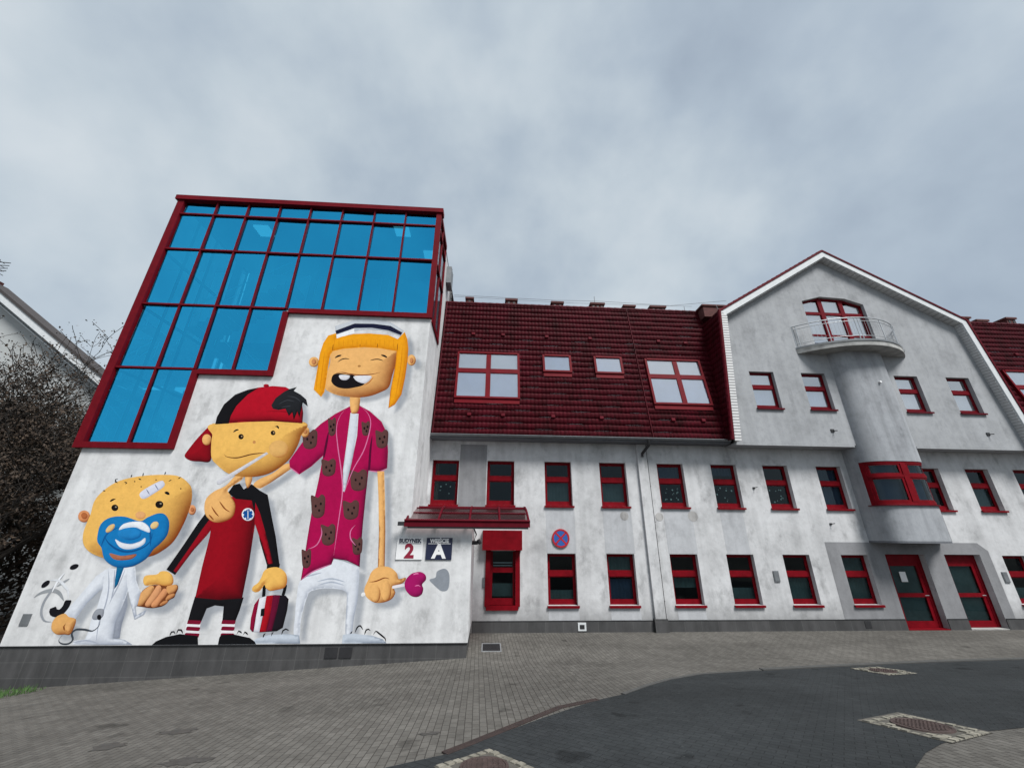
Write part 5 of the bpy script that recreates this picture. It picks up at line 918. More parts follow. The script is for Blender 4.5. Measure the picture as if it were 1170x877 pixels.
# interior backdrop
it = MB()
for z0, z1 in ((0, 2.9), (3.2, 6.3)):
    it.face([(-2, 19, z0), (30, 19, z0), (30, 19, z1), (-2, 19, z1)]); it.face([(-2, D + .3, z0), (30, D + .3, z0), (30, 19, z0), (-2, 19, z0)]); it.face([(-2, 19, z1), (30, 19, z1), (30, D + .3, z1), (-2, D + .3, z1)])
for x in (-2, 1.5, 3.75, 6, 8.2, 10.35, 12.6, 14.55, 16.85, 19.1, 21.2, 23.3, 29.9):
    it.box(x - .06, x + .06, D + .25, 19, 0, 6.4)
it.build('interior_wall', M['interior'], hall, normals=False)
def window(parent, x0, x1, z0, z1, Y, upper=None, lower=None, mat='red_bright', sill=True, gl='glass', seed=0, rev=.2):
    f = MB(); ya, yb = Y + rev, Y + rev + .07; h = z1 - z0; zt = z1 - .40 * h
    f.box(x0, x0 + .07, ya, yb, z0, z1); f.box(x1 - .07, x1, ya, yb, z0, z1); f.box(x0 + .07, x1 - .07, ya, yb, z0, z0 + .13); f.box(x0 + .07, x1 - .07, ya, yb, z1 - .07, z1); f.box(x0 + .07, x1 - .07, ya - .015, yb, zt - .09, zt + .07)
    for a, b in ((z0 + .13, zt - .09), (zt + .07, z1 - .07)):           # sash
        k = .035
        f.box(x0 + .07, x0 + .07 + k, ya + .012, yb - .01, a, b); f.box(x1 - .07 - k, x1 - .07, ya + .012, yb - .01, a, b); f.box(x0 + .07 + k, x1 - .07 - k, ya + .012, yb - .01, a, a + k); f.box(x0 + .07 + k, x1 - .07 - k, ya + .012, yb - .01, b - k, b)
    w = f.build('window', M[mat], parent)
    tl = random.uniform(-.006, .006)
    for a, b in ((z0 + .16, zt - .12), (zt + .1, z1 - .1)):
        p = MB(); p.face([(x0 + .1, ya + .03, a), (x1 - .1, ya + .03 + tl, a), (x1 - .1, ya + .03 + tl, b), (x0 + .1, ya + .03, b)]); p.build('glass_pane', M[gl], w, normals=False)
    if sill:
        p = MB(); p.box(x0 - .035, x1 + .045, Y - .07, Y + rev, z0 - .045, z0 - .005); p.box(x0 - .03, x1 + .04, Y - .07, Y - .055, z0 - .075, z0 - .045); p.build('sill', M['dark_red'] if gl == 'glass_pale' else M[mat], w)
    for k, (a, b) in ((upper, (zt, z1 - .05)), (lower, (z0 + .05, zt))):
        if k:
            mtn, frac = k; p = MB()
            top = b; bot = b - (b - a) * frac if frac > 0 else a
            if frac < 0: top = a + (b - a) * -frac; bot = a
            nfold = 9; rows = [[(x0 + .05 + (x1 - x0 - .1) * i / 24, Y + rev + .12 + .008 * math.sin(i * 1.9 + seed), z) for i in range(25)] for z in (bot, top)]
            p.grid(rows, 0, True); p.build('blind', M[mtn], w, normals=False)
    return w
lowspec = [(None, ('blind', -.42)), (('blind', .9), ('blind_navy', -.8)), (None, ('blind', .5)), (None, ('blind', -.5)), (None, ('blind', 1)), (('blind', 1), ('blind', 1)), (None, ('blind', -.5)), (None, None), (None, None)]
for i, (a, b) in enumerate(LW): window(hall, a, b, .79, 2.42, D, *lowspec[i], seed=i, rev=.17)
upspec = [(None, None), (None, None), (None, ('blind', 1)), (None, ('blind', 1)), (('blind_navy', 1), None), (('blind_navy', .6), None), (None, None), (('blind_navy', .8), ('blind_navy', 1)), (None, None), (None, ('blind', 1)), (None, None), (None, None)]
UWO = [window(hall, a, b, 4.06, 5.69, D, *upspec[i], seed=i, rev=.17) for i, (a, b) in enumerate(UW)]
st = plain('paper_cut_out', (.55, .6, .55), .8, 0, .5, 9)
for i, cnt in ((4, 16), (5, 9), (6, 10), (0, 5)):
    a, b = UW[i]; r_ = random.Random(i); p = MB()
    for k in range(cnt):
        x = r_.uniform(a + .17, b - .2); z = r_.uniform(4.3, 4.85); q = r_.uniform(.015, .035)
        p.prism([(x + q * math.cos(t_), z + q * math.sin(t_)) for t_ in np.linspace(0, 6.28, 8, endpoint=False)], D + .206, D + .209)
    p.build('window_sticker', st, UWO[i])
# small ground floor window with roller shutter box beneath the canopy
f = MB(); f.box(-.05, .12, D - .06, D + .06, .77, 2.52); f.box(1.0, 1.16, D - .06, D + .06, .77, 2.52); f.box(.0, 1.1, D - .08, D + .1, .66, .80)
f.box(.12, 1.0, D + .08, D + .16, .80, 1.0); f.box(.12, .2, D + .08, D + .16, 1.0, 2.5); f.box(.92, 1.0, D + .08, D + .16, 1.0, 2.5); f.box(.2, .92, D + .07, D + .16, 1.80, 1.96)
w0 = f.build('window', M['red_bright'], hall); p = MB(); p.face([(.2, D + .12, 1.0), (.92, D + .12, 1.0), (.92, D + .12, 2.5), (.2, D + .12, 2.5)]); p.build('glass_pane', M['glass'], w0, normals=False)
p = MB(); p.box(.2, .92, D + .2, D + .21, 1.05, 1.45); p.build('blind', M['blind'], w0); p = MB(); p.box(.22, .9, D + .18, D + .2, 2.0, 2.03); p.box(.22, .9, D + .18, D + .2, 2.09, 2.12); p.build('curtain_rail', M['sign_white'], w0)
f = MB(); f.prism(rect(-.18, 1.22, 2.53, 3.18), D - .30, D, 0); f.build('shutter_box', M['red_bright'], w0, bevel=.04)
# doors
def door(x0, x1, notice):
    f = MB(); ya, yb = D + .2, D + .28
    f.box(x0, x0 + .13, ya, yb, .02, 2.45); f.box(x1 - .13, x1, ya, yb, .02, 2.45); f.box(x0 + .13, x1 - .13, ya, yb, 2.17, 2.45)
    d = f.build('door_frame', M['red_bright'], hall)
    a, b = x0 + .13, x1 - .13; f = MB(); yc = ya + .015
    f.box(a, a + .13, yc, yb - .01, .03, 2.17); f.box(b - .13, b, yc, yb - .01, .03, 2.17); f.box(a + .13, b - .13, yc, yb - .01, .03, .24); f.box(a + .13, b - .13, yc, yb - .01, 1.0, 1.13); f.box(a + .13, b - .13, yc, yb - .01, 2.04, 2.17)
    f.build('door_leaf', M['red_bright'], d)
    for z0, z1 in ((.24, 1.0), (1.13, 2.04)):
        p = MB(); p.face([(a + .13, ya + .04, z0), (b - .13, ya + .04, z0), (b - .13, ya + .04, z1), (a + .13, ya + .04, z1)]); p.build('glass_pane', M['glass'], d, normals=False)
        p = MB(); p.box(a + .13, b - .13, ya + .10, ya + .11, z0, z1); p.build('blind', M['blind'], d)
    p = MB(); p.tube([(b - .06, yc, 1.06), (b - .06, yc - .06, 1.06), (b - .2, yc - .06, 1.06)], .014); p.build('handle', M['steel'], d)
    p = MB(); p.box(x0, x1, D - .02, ya, -.02, .03); p.build('threshold', M['red_bright'] if notice else M['concrete'], d)
    if notice: p = MB(); p.box(a + .45, a + .70, ya + .030, ya + .034, 1.5, 1.84); p.build('paper_notice', M['sign_white'], d)
door(*DR[0], True); door(*DR[1], False)
# eaves and gutter
for a_, b_ in ((XR, 9.42), (22.1, 30)): mb = MB(); mb.box(a_, b_, 14.24, D, 6.43, 6.50); mb.build('eave_soffit', M['grey_paint_dark'], hall)
def gutter(x0, x1):
    m_ = MB(); rows = [[(x, 14.19 + .075 * math.cos(a), 6.55 + .075 * math.sin(a)) for a in np.linspace(math.pi, 2 * math.pi, 9)] for x in (x0, x1)]
    m_.grid(rows); m_.grid([[(p[0], 14.19 + (p[1] - 14.19) * .88, 6.55 + (p[2] - 6.55) * .88) for p in r] for r in rows]); m_.tube([(x0, 14.115, 6.55), (x1, 14.115, 6.55)], .012)
    m_.build('gutter', M['grey_metal'], hall, normals=False)
gutter(XR + .02, 9.40); gutter(22.2, 30)
mb = MB(); mb.tube([(6.12, 14.19, 6.48), (6.12, 14.22, 6.30), (5.96, D - .2, 6.02), (5.96, D - .2, 5.9)], .055, 8); mb.build('gutter_elbow', M['black'], hall)
mb = MB(); mb.tube([(6.2, D - .035, 6.42), (6.2, D - .035, -.02)], .018, 6)
for z in (.9, 2.2, 3.5, 4.8): mb.box(6.17, 6.23, D - .04, D, z, z + .03)
mb.build('lightning_conductor', M['black'], hall)
# ---------- tiled surfaces
def tiles(mb, O, U, V, wid, ln, clipf=None, lam=.16, row=.27, amp=.016, m=0):
    O = Vector(O); U = Vector(U).normalized(); V = Vector(V).normalized(); N = U.cross(V).normalized()
    nu = int(wid / lam * 6); nr = int(math.ceil(ln / row))
    prof = [amp * (.5 + .5 * math.sin(6.283 * k / 6)) ** .8 for k in range(6)]
    for r in range(nr):
        rows = []
        va, vb = r * row, min((r + 1) * row, ln)
        for v, h in ((va, .0), (va, .030), (vb, .004)):
            L_ = []
            for i in range(nu + 1):
                u = wid * i / nu; uu = u
                if clipf:
                    lo, hi = clipf(v); uu = min(max(u, lo), hi)
                jit = .004 * math.sin(i // 6 * 12.9898 + r * 78.233)
                L_.append(O + U * uu + V * v + N * (h + prof[i % 6] + jit))
            rows.append(L_)
        mb.grid(rows, m, True)
K = 1.15 / 6.55; slope_len = math.hypot(1.15, 6.55); Vm = (0, 1.15, 6.55)
def mansard(x0, x1):
    r = MB(); tiles(r, (x0, 14.25, 6.56), (1, 0, 0), Vm, x1 - x0, slope_len)
    # ridge roll
    n = int((x1 - x0) / .33)
    for k in range(n):
        a = x0 + k * (x1 - x0) / n; b = x0 + (k + 1) * (x1 - x0) / n + .03
        r.tube([(a, 15.43, 13.12), (b, 15.43, 13.12)], [.10, .085], 8)
    r.face([(x0, 15.4, 13.1), (x1, 15.4, 13.1), (x1, 20, 13.9), (x0, 20, 13.9)])
    return r
roof = mansard(XR + .02, 10.1).build('roof', M['tile'], hall, normals=False)
roof2 = mansard(21.3, 31).build('roof', M['tile'], hall, normals=False)
for x in (6.33, -2.2): seam = MB(); seam.tube([(x, 14.21, 6.6), (x, 15.36, 13.1)], .03, 6); seam.build('roof_seam', M['tile'], roof)
def onroof(u, v, w): return (u, 14.25 + (v - 6.55) * K - w * .985, v + w * .17)   # u along, v height, w outwards
def skylight(parent, x0, x1, z0, z1, splits_x, splits_z, blinds):
    f = MB(); b = lambda a, c, d, e, w0=-.02, w1=.12: f.box(a, c, d, e, w0, w1, 0, lambda x, z, w: onroof(x, z, w))
    b(x0, x0 + .09, z0, z1); b(x1 - .09, x1, z0, z1); b(x0 + .09, x1 - .09, z0, z0 + .08); b(x0 + .09, x1 - .09, z1 - .07, z1, -.02, .14)
    xs = [x0 + .09] + [v for s in splits_x for v in (s - .10, s + .10)] + [x1 - .09]; zs = [z0 + .08] + [v for s in splits_z for v in (s - .11, s + .09)] + [z1 - .07]
    for s in splits_x: b(s - .10, s + .10, z0 + .08, z1 - .07, -.02, .11)
    for s in splits_z:
        for i in range(0, len(xs), 2): b(xs[i], xs[i + 1], s - .11, s + .09)
    b(x0 + .02, x1 - .02, z0 - .2, z0 - .0, .05, .065)           # lead apron
    w = f.build('skylight', M['red'], parent)
    k = 0
    for i in range(0, len(xs), 2):
        for j in range(0, len(zs), 2):
            p = MB(); p.face([onroof(xs[i], zs[j], .08), onroof(xs[i + 1], zs[j], .08), onroof(xs[i + 1], zs[j + 1], .08), onroof(xs[i], zs[j + 1], .08)]); p.build('glass_pane', M['glass_pale'], w, normals=False)
            f2 = blinds[k % len(blinds)]
            p = MB(); p.face([onroof(xs[i], zs[j], .062), onroof(xs[i + 1], zs[j], .062), onroof(xs[i + 1], zs[j + 1], .062), onroof(xs[i], zs[j + 1], .062)]); p.build('blind', M[f2], w, normals=False); k += 1
    return w
skylight(roof, -1.50, 1.14, 8.08, 10.30, [-.17], [9.38], ['blind_lilac', 'blind_pale'])
skylight(roof, 2.14, 3.38, 9.42, 10.28, [], [], ['blind_lilac'])
skylight(roof, 4.38, 5.62, 9.42, 10.28, [], [], ['blind_lilac'])
skylight(roof, 6.64, 9.12, 8.02, 10.24, [7.96], [9.36], ['blind_lilac', 'blind_pale'])
skylight(roof2, 23.5, 26.0, 8.02, 10.24, [24.85], [9.36], ['blind_lilac', 'blind_pale'])
for x, z in ((-.89, 11.3), (.43, 11.3), (2.39, 11.28), (4.35, 11.26), (7.5, 11.24), (8.74, 11.2), (-.86, 7.38), (.46, 7.38), (2.44, 7.37), (4.38, 7.36), (7.29, 7.35), (8.54, 7.35), (23.6, 11.2), (25, 11.2)):
    p = MB(); p.box(x - .08, x + .08, z - .06, z + .07, .0, .10, 0, lambda a, b, w: onroof(a, b, w if b > 11.3 or True else w)); p.build('tile_vent', M['dark_red'], roof if x < 12 else roof2, bevel=.02)
for x, w, h in ((-1.21, .30, 13.83), (.84, .50, 13.83), (3.12, .52, 13.78), (5.13, .62, 13.80), (6.74, .52, 13.74), (8.2, .72, 13.76), (25.6, .6, 13.7), (27.3, .5, 13.9)):
    p = MB(); p.box(x - w / 2, x + w / 2, 15.95, 16.45, 12.8, h - .10); p.box(x - w / 2 - .06, x + w / 2 + .06, 15.89, 16.51, h - .10, h); 
    nh = max(1, int(w / .2))
    for k in range(nh): xx = x - w / 2 + w * (k + .5) / nh; p.box(xx - .05, xx + .05, 15.93, 15.96, h - .34, h - .18, 1)
    p.build('chimney', [M['brick'], M['black']], roof if x < 12 else roof2)
p = MB(); p.box(5.13 - .6, 5.13 + .62, 15.6, 16.3, 13.0, 13.32); p.build('chimney_base', M['brick'], roof)
p = MB(); p.tube([(-2.0, 16.2, 14.1), (3, 16.2, 14.03), (5.1, 16.2, 14.08), (9, 16.2, 13.98), (11.6, 15.6, 14.0)], .010, 4); p.tube([(-2.0, 16.1, 13.95), (4, 16.1, 13.84), (10, 16, 13.85)], .008, 4); p.tube([(5.08, 16.2, 13.7), (5.08, 16.2, 14.35)], .015, 5); p.tube([(9.3, 15.5, 13.1), (9.3, 15.5, 13.5)], .012, 5)
p.build('lightning_wire', M['grey_metal'], roof)
# ---------- gable
GP = [(9.50, 6.43), (22.02, 6.43), (21.30, 12.08), (15.69, 15.55), (10.07, 12.08)]
GW = [(10.79, 11.86), (13.07, 14.13), (17.24, 18.31), (19.62, 20.69)]
bd = [(14.42, 10.75), (17.07, 10.75), (17.13, 13.02), (16.3, 13.36), (15.1, 13.42), (14.14, 13.12), (14.14, 10.75)]
bd = [(14.14, 10.75), (17.10, 10.75), (17.10, 13.08), (16.27, 13.36), (15.10, 13.42), (14.14, 13.14)]
mb = MB(); mb.panel(GP, [rect(a, b, 7.88, 9.51) for a, b in GW] + [bd], G, 0, .26)
mb.box(9.5, 14.45, G, D, 6.36, 6.428); mb.box(17.05, 22.02, G, D, 6.36, 6.428)
mb.build('wall', M['gable'], hall, normals=False)
specg = [(('blind_pale', 1), ('blind_lilac', 1)), (None, ('blind_lilac', 1)), (('blind_pale', 1), ('blind_pale', 1)), (None, ('blind_pale', 1))]
for i, (a, b) in enumerate(GW): window(hall, a, b, 7.90, 9.51, G, *specg[i], mat='red', gl='glass_pale' if i != 9 else 'glass', seed=i, rev=.15)
it = MB(); it.face([(9.9, 17.5, 6.6), (21.5, 17.5, 6.6), (21.3, 17.5, 12.1), (15.7, 17.5, 15.5), (10.1, 17.5, 12.1)]); it.face([(9.7, G + .3, 10.2), (21.8, G + .3, 10.2), (21.8, 17.5, 10.2), (9.7, 17.5, 10.2)]); it.face([(9.7, G + .3, 6.6), (21.8, G + .3, 6.6), (21.8, 17.5, 6.6), (9.7, 17.5, 6.6)]); it.build('interior_wall', M['interior'], hall, normals=False)
# balcony door
f = MB(); ya, yb = G + .14, G + .22
f.box(14.14, 14.23, ya, yb, 10.75, 13.1); f.box(17.01, 17.10, ya, yb, 10.75, 13.05); f.box(15.02, 15.22, ya - .01, yb, 10.75, 13.34); f.box(16.02, 16.22, ya - .01, yb, 10.75, 13.30)
for a, b in ((14.23, 15.02), (15.22, 16.02), (16.22, 17.01)):
    f.box(a, b, ya, yb, 12.52, 12.66); f.box(a, b, ya, yb, 10.75, 10.87); f.box(a, b, ya + .01, yb, 11.42, 11.50)
for (xa, za), (xb, zb) in (((14.14, 13.14), (15.10, 13.42)), ((15.10, 13.42), (16.27, 13.36)), ((16.27, 13.36), (17.10, 13.08))):
    f.prism([(xa, za - .09), (xb, zb - .09), (xb, zb), (xa, za)], ya, yb)
bdo = f.build('balcony_door', M['red'], hall)
for a, b, zt in ((14.23, 15.02, 13.2), (15.22, 16.02, 13.27), (16.22, 17.01, 13.1)):
    for z0, z1 in ((10.87, 11.42), (11.5, 12.52), (12.66, zt)):
        p = MB(); p.face([(a, ya + .04, z0), (b, ya + .04, z0), (b, ya + .04, z1), (a, ya + .04, z1)]); p.build('glass_pane', M['glass_pale'], bdo, normals=False)
        p = MB(); p.face([(a, ya + .13, z0), (b, ya + .13, z0), (b, ya + .13, z1), (a, ya + .13, z1)]); p.build('blind', M['blind_pale' if z0 > 12 else ('blind_lilac' if z0 < 11 else 'blind_pale')], bdo, normals=False)
# verge: board, soffit, red capping, gable roof planes
def inset(poly, d):
    """open polyline shifted inward (to its right-hand/below side)"""
    out = []
    n = len(poly); c = Vector((15.7, 9))
    segs = []
    for i in range(n - 1):
        a, b = Vector(poly[i]), Vector(poly[i + 1]); t = (b - a).normalized(); nn = Vector((t.y, -t.x))
        if nn.dot(c - a) < 0: nn = -nn
        segs.append((a + nn * d, t))
    out.append(segs[0][0])
    for i in range(1, len(segs)):
        (p, t), (q, s) = segs[i - 1], segs[i]; det = t.x * -s.y + t.y * s.x; r = q - p; k = (r.x * -s.y + r.y * s.x) / det; out.append(p + t * k)
    a, t = segs[-1]; out.append(a + t * (Vector(poly[-1]) - Vector(poly[-2])).length)
    return [(p.x, p.y) for p in out]
V0 = [(9.28, 6.50), (9.88, 12.25), (15.66, 15.84), (21.48, 12.25), (22.18, 6.50)]
Y0 = 13.84
def band(mb, A, Bp, y0, y1, m=0):
    for i in range(len(A) - 1):
        mb.prism([Bp[i], Bp[i + 1], A[i + 1], A[i]], y0, y1, m)
in1 = inset(V0, .05); in2 = inset(V0, .30); in3 = inset(V0, .34); in4 = inset(V0, .28)
mb = MB(); band(mb, in1, in2, Y0, Y0 + .05); mb.build('bargeboard', [M['white_board']], hall)
mb = MB(); band(mb, in4[:2] + in4[1:2], in3[:2] + in3[1:2], Y0 + .05, G); band(mb, in4[1:4], in3[1:4], Y0 + .05, G); band(mb, in4[3:], in3[3:], Y0 + .05, G); mb.build('verge_soffit', M['rib'], hall)
mb = MB(); mb.prism([(9.35, 6.44), (9.61, 6.44), (10.17, 12.0), (9.93, 12.2)], Y0 - .012, Y0 - .002); mb.build('ribbed_cladding', M['rib'], hall)
mb = MB(); band(mb, inset(V0, -.03), in1, Y0 - .03, Y0 + .12)
for a, b in zip(V0[:-1], V0[1:]):
    n = int(math.dist(a, b) / .3)
    for k in range(n):
        p = [a[0] + (b[0] - a[0]) * k / n, a[1] + (b[1] - a[1]) * k / n]; q = [a[0] + (b[0] - a[0]) * (k + 1) / n, a[1] + (b[1] - a[1]) * (k + 1) / n]
        mb.tube([(p[0], Y0 + .04, p[1]), (q[0], Y0 + .04, q[1])], [.075, .060], 8)
mb.build('verge_tiles', M['dark_red'], hall, normals=False)
mb = MB()
tiles(mb, (9.28, Y0 + 3.6, 6.5), (0, -1, 0), (.60, 0, 5.75), 3.5, math.hypot(.6, 5.75))
tiles(mb, (9.88, Y0 + 6.1, 12.25), (0, -1, 0), (5.78, 0, 3.59), 6.0, math.hypot(5.78, 3.59))
tiles(mb, (22.18, Y0 + .1, 6.5), (0, 1, 0), (-.70, 0, 5.75), 3.5, math.hypot(.7, 5.75))
tiles(mb, (21.48, Y0 + .1, 12.25), (0, 1, 0), (-5.82, 0, 3.59), 6.0, math.hypot(5.82, 3.59))
gr = mb.build('gable_roof', M['tile'], hall, normals=False)
p = MB(); p.box(9.86, 10.9, 14.9, 15.5, 12.6, 13.16); p.box(9.80, 10.96, 14.85, 15.55, 13.16, 13.24); p.build('chimney', M['brick'], gr)
p = MB(); p.box(21.7, 23.9, 15.3, 15.9, 12.9, 13.32); p.box(21.6, 24.0, 15.25, 15.95, 13.32, 13.4); p.build('chimney', M['brick'], gr)
p = MB(); p.tube([(9.9, Y0 + .1, 12.3), (9.85, Y0 + .1, 12.6)], .012, 5); p.build('lightning_rod', M['grey_metal'], gr)
# ---------- curved bay
def arc(xa, xb, Y, s, n=24, d=0):
    c = (xb - xa) / 2; r = (c * c + s * s) / (2 * s); cx = (xa + xb) / 2; cy = Y - s + r; h = math.asin(min(1, c / r))
    if s > c: h = math.pi - h
    return [(cx + (r + d) * math.sin(t_), cy - (r + d) * math.cos(t_)) for t_ in np.linspace(-h, h, n)]
BX0, BX1, BS = 14.44, 17.0, .42
_arc = arc
def arc(xa, xb, Y, s, n=24, d=0):
    if s != BS: return _arc(xa, xb, Y, s, n, d)
    a = (xb - xa) / 2 + d; b = D - (G - BS) + d; cx = (xa + xb) / 2; pw = 2 / 3.4; P_ = []
    for t_ in np.linspace(math.pi, 0, 1500):
        c, q = math.cos(t_), math.sin(t_); P_.append((cx + a * math.copysign(abs(c) ** pw, c), D - b * abs(q) ** pw))
    P_ = [p for p in P_ if p[1] < D - .38]
    L_ = [0.]
    for p, q in zip(P_, P_[1:]): L_.append(L_[-1] + math.dist(p, q))
    xs_ = np.interp(np.linspace(0, L_[-1], n), L_, [p[0] for p in P_]); ys_ = np.interp(np.linspace(0, L_[-1], n), L_, [p[1] for p in P_])
    return list(zip(xs_.tolist(), ys_.tolist()))
def wallarc(mb, z0, z1, a0=0, a1=24, d=0, m=0, ends=True):
    A = arc(BX0, BX1, G, BS, 25, d); pts = A[a0:a1 + 1]
    if ends and a0 == 0: pts = [(BX0 - d, D), (BX0 - d + .002, D - .15), (BX0 - d + .008, D - .28)] + pts
    if ends and a1 == 24: pts = pts + [(BX1 + d, D)]
    mb.grid([[(x, y, z0) for x, y in pts], [(x, y, z1) for x, y in pts]], m, True)
    return pts
mb = MB()
wallarc(mb, 2.92, 4.17); wallarc(mb, 5.76, 10.42)
wallarc(mb, 4.17, 5.76, 0, 1); wallarc(mb, 4.17, 5.76, 23, 24)
# reveals round the bay window
Ao = arc(BX0, BX1, G, BS, 25, 0); Ai = arc(BX0, BX1, G, BS, 25, -.16)
mb.grid([[(x, y, 5.76) for x, y in Ao[1:24]], [(x, y, 5.76) for x, y in Ai[1:24]]], 0, False); mb.grid([[(x, y, 4.17) for x, y in Ao[1:24]], [(x, y, 4.17) for x, y in Ai[1:24]]], 0, False)
for k in (1, 23): mb.face([(*Ao[k], 4.17), (*Ai[k], 4.17), (*Ai[k], 5.76), (*Ao[k], 5.76)])
bay = mb.build('curved_bay', M['bay'], hall, normals=False)
mb = MB(); pts = [(BX0, D)] + arc(BX0, BX1, G, BS, 25) + [(BX1 + .3, D - .2), (BX1 + .3, D)]; mb.vprism(pts, 2.855, 2.925); mb.build('bay_underside', M['grey_paint_dark'], bay, normals=True)
mb = MB(); A = arc(BX0, BX1, G, BS, 25, .004); mb.grid([[(x, y, 2.93) for x, y in A[20:25]], [(x, y, 4.10) for x, y in A[20:25]]], 0, False); mb.build('painted_stripe', M['grey_paint_dark'], bay, normals=False)
mb = MB()
def cbar(k0, k1, z0, z1, d0=-.10, d1=-.02):
    a = arc(BX0, BX1, G, BS, 97, d0)[k0:k1 + 1]; b = arc(BX0, BX1, G, BS, 97, d1)[k0:k1 + 1]; n = len(a)
    mb.grid([[(x, y, z0) for x, y in b], [(x, y, z1) for x, y in b], [(x, y, z1) for x, y in a], [(x, y, z0) for x, y in a], [(x, y, z0) for x, y in b]], 0, False)
    for k in (0, n - 1): mb.face([(*a[k], z0), (*b[k], z0), (*b[k], z1), (*a[k], z1)])
cbar(4, 92, 4.17, 4.28); cbar(4, 92, 5.68, 5.76); cbar(4, 9, 4.28, 5.68); cbar(87, 92, 4.28, 5.68); cbar(45, 51, 4.28, 5.68, -.1, -.01); cbar(9, 45, 5.16, 5.26, -.1, -.015); cbar(51, 87, 5.16, 5.26, -.1, -.015)
for a, b in ((9, 45), (51, 87)):
    for z0, z1 in ((4.28, 5.16), (5.26, 5.68)):
        cbar(a, a + 3, z0, z1, -.09, -.035); cbar(b - 3, b, z0, z1, -.09, -.035); cbar(a + 3, b - 3, z0, z0 + .06, -.09, -.035); cbar(a + 3, b - 3, z1 - .06, z1, -.09, -.035)
bw = mb.build('bay_window', M['red_bright'], hall)
for a, b in ((9, 45), (51, 87)):
    for z0, z1 in ((4.34, 5.10), (5.32, 5.62)):
        A = arc(BX0, BX1, G, BS, 97, -.06)[a + 3:b - 2]; p = MB(); p.grid([[(x, y, z0) for x, y in A], [(x, y, z1) for x, y in A]]); p.build('glass_pane', M['glass'], bw, normals=False)
        A = arc(BX0, BX1, G, BS, 97, -.2)[a + 3:b - 2]; p = MB(); p.grid([[(x, y, z0) for x, y in A], [(x, y, z1) for x, y in A]]); p.build('blind', M['blind_navy'], bw, normals=False)
p = MB(); a = arc(BX0, BX1, G, BS, 49, .06)[1:48]; b = arc(BX0, BX1, G, BS, 49, -.02)[1:48]
p.grid([[(x, y, 4.13) for x, y in b], [(x, y, 4.13) for x, y in a], [(x, y, 4.165) for x, y in a], [(x, y, 4.165) for x, y in b]], 0, False); p.build('sill', M['dark_red'], bw)
p = MB(); p.tube([(16.0, 13.76, 9.0), (16.0, 13.66, 9.01)], .045, 8); p.build('wall_lamp', M['sign_white'], bay)
for x in (13.7, 20.4):
    p = MB(); p.box(x - .07, x + .07, G - .03, G, 6.95, 7.07); p.tube([(x, G, 7.0), (x + .08, G - .15, 6.98)], .018); p.build('wall_anchor', M['black'], hall)
# balcony
SL = arc(13.17, 18.13, G, 1.05, 41)
mb = MB(); mb.vprism([(13.17, G + .0)] + SL[1:-1] + [(18.13, G)], 10.40, 10.66)
bal = mb.build('balcony_slab', M['concrete'], hall)
mb = MB(); S2 = arc(13.17, 18.13, G, 1.05, 41, .03); mb.grid([[(x, y, 10.60) for x, y in S2], [(x, y, 10.68) for x, y in S2]], 0, False); mb.build('slab_edge_trim', M['grey_metal'], bal, normals=False)
mb = MB(); RL = arc(13.25, 18.05, G, 1.0, 41)
for z, r_ in ((11.72, .024), (11.56, .014), (10.86, .014)): mb.tube([(x, y, z) for x, y in RL], r_, 6)
for k in (0, 1, 9, 17, 18, 26, 34, 39, 40): x, y = RL[k]; mb.tube([(x, y, 10.5), (x, y, 11.72)], .018, 6)
for k in range(0, 41): 
    x, y = RL[k]; 
    if k % 1 == 0: mb.tube([(x, y, 10.86), (x, y, 11.56)], .006, 4, cap=False)
mb.build('railing', M['steel'], bal, normals=False)
# ---------- entrance canopy
mb = MB(); CX0, CX1 = -2.40, 1.22
prof = lambda t_: (11.86 + 1.45 * t_, 3.40 + .46 * math.sin(t_ * math.pi / 2))
mb.box(CX0, CX1, 11.76, 11.88, 3.25, 3.42); mb.box(CX0, CX1, 13.28, 13.36, 3.3, 3.9); mb.tube([(CX0, 11.76, 3.42), (CX1, 11.76, 3.42)], .035, 8)
xs = [CX0 + .03, -1.45, -.55, .33, CX1 - .03]
for x in xs: mb.tube([(x, prof(k / 10)[0], prof(k / 10)[1] + .03) for k in range(11)], .034, 6)
for t_ in (.35, .7, 1.): y, z = prof(t_); mb.tube([(CX0, y, z + .015), (CX1, y, z + .015)], .02, 6)
for x in (CX0 + .04, CX1 - .04): mb.box(x - .03, x + .03, 11.88, 13.3, 3.3, 3.36)
cn = mb.build('entrance_canopy', M['dark_red'], hall, normals=False)
mb = MB(); mb.grid([[(CX0 + .02, prof(k / 10)[0], prof(k / 10)[1]) for k in range(11)], [(CX1 - .02, prof(k / 10)[0], prof(k / 10)[1]) for k in range(11)]]); mb.build('canopy_sheet', M['glass_smoke'], cn, normals=False)
mb = MB(); mb.box(CX0 - .18, CX0, 11.76, 11.86, 3.27, 3.38); mb.box(CX0 + .1, CX1 - .05, 11.775, 11.87, 3.2, 3.25); mb.build('gutter_end', M['black'], cn)
mb = MB(); mb.tube([(XV + .02, 12.3, 3.25), (XV + .12, 12.25, 3.05), (XV + .05, 12.3, 2.85)], .022, 6); mb.tube([(XV, 12.3, 2.82), (XV + .16, 12.22, 2.82)], .055, 8); mb.tube([(XV + .18, 12.24, 2.9), (XV + .24, 12.2, 2.8)], .05, 8); mb.build('canopy_lamp', M['black'], cn)

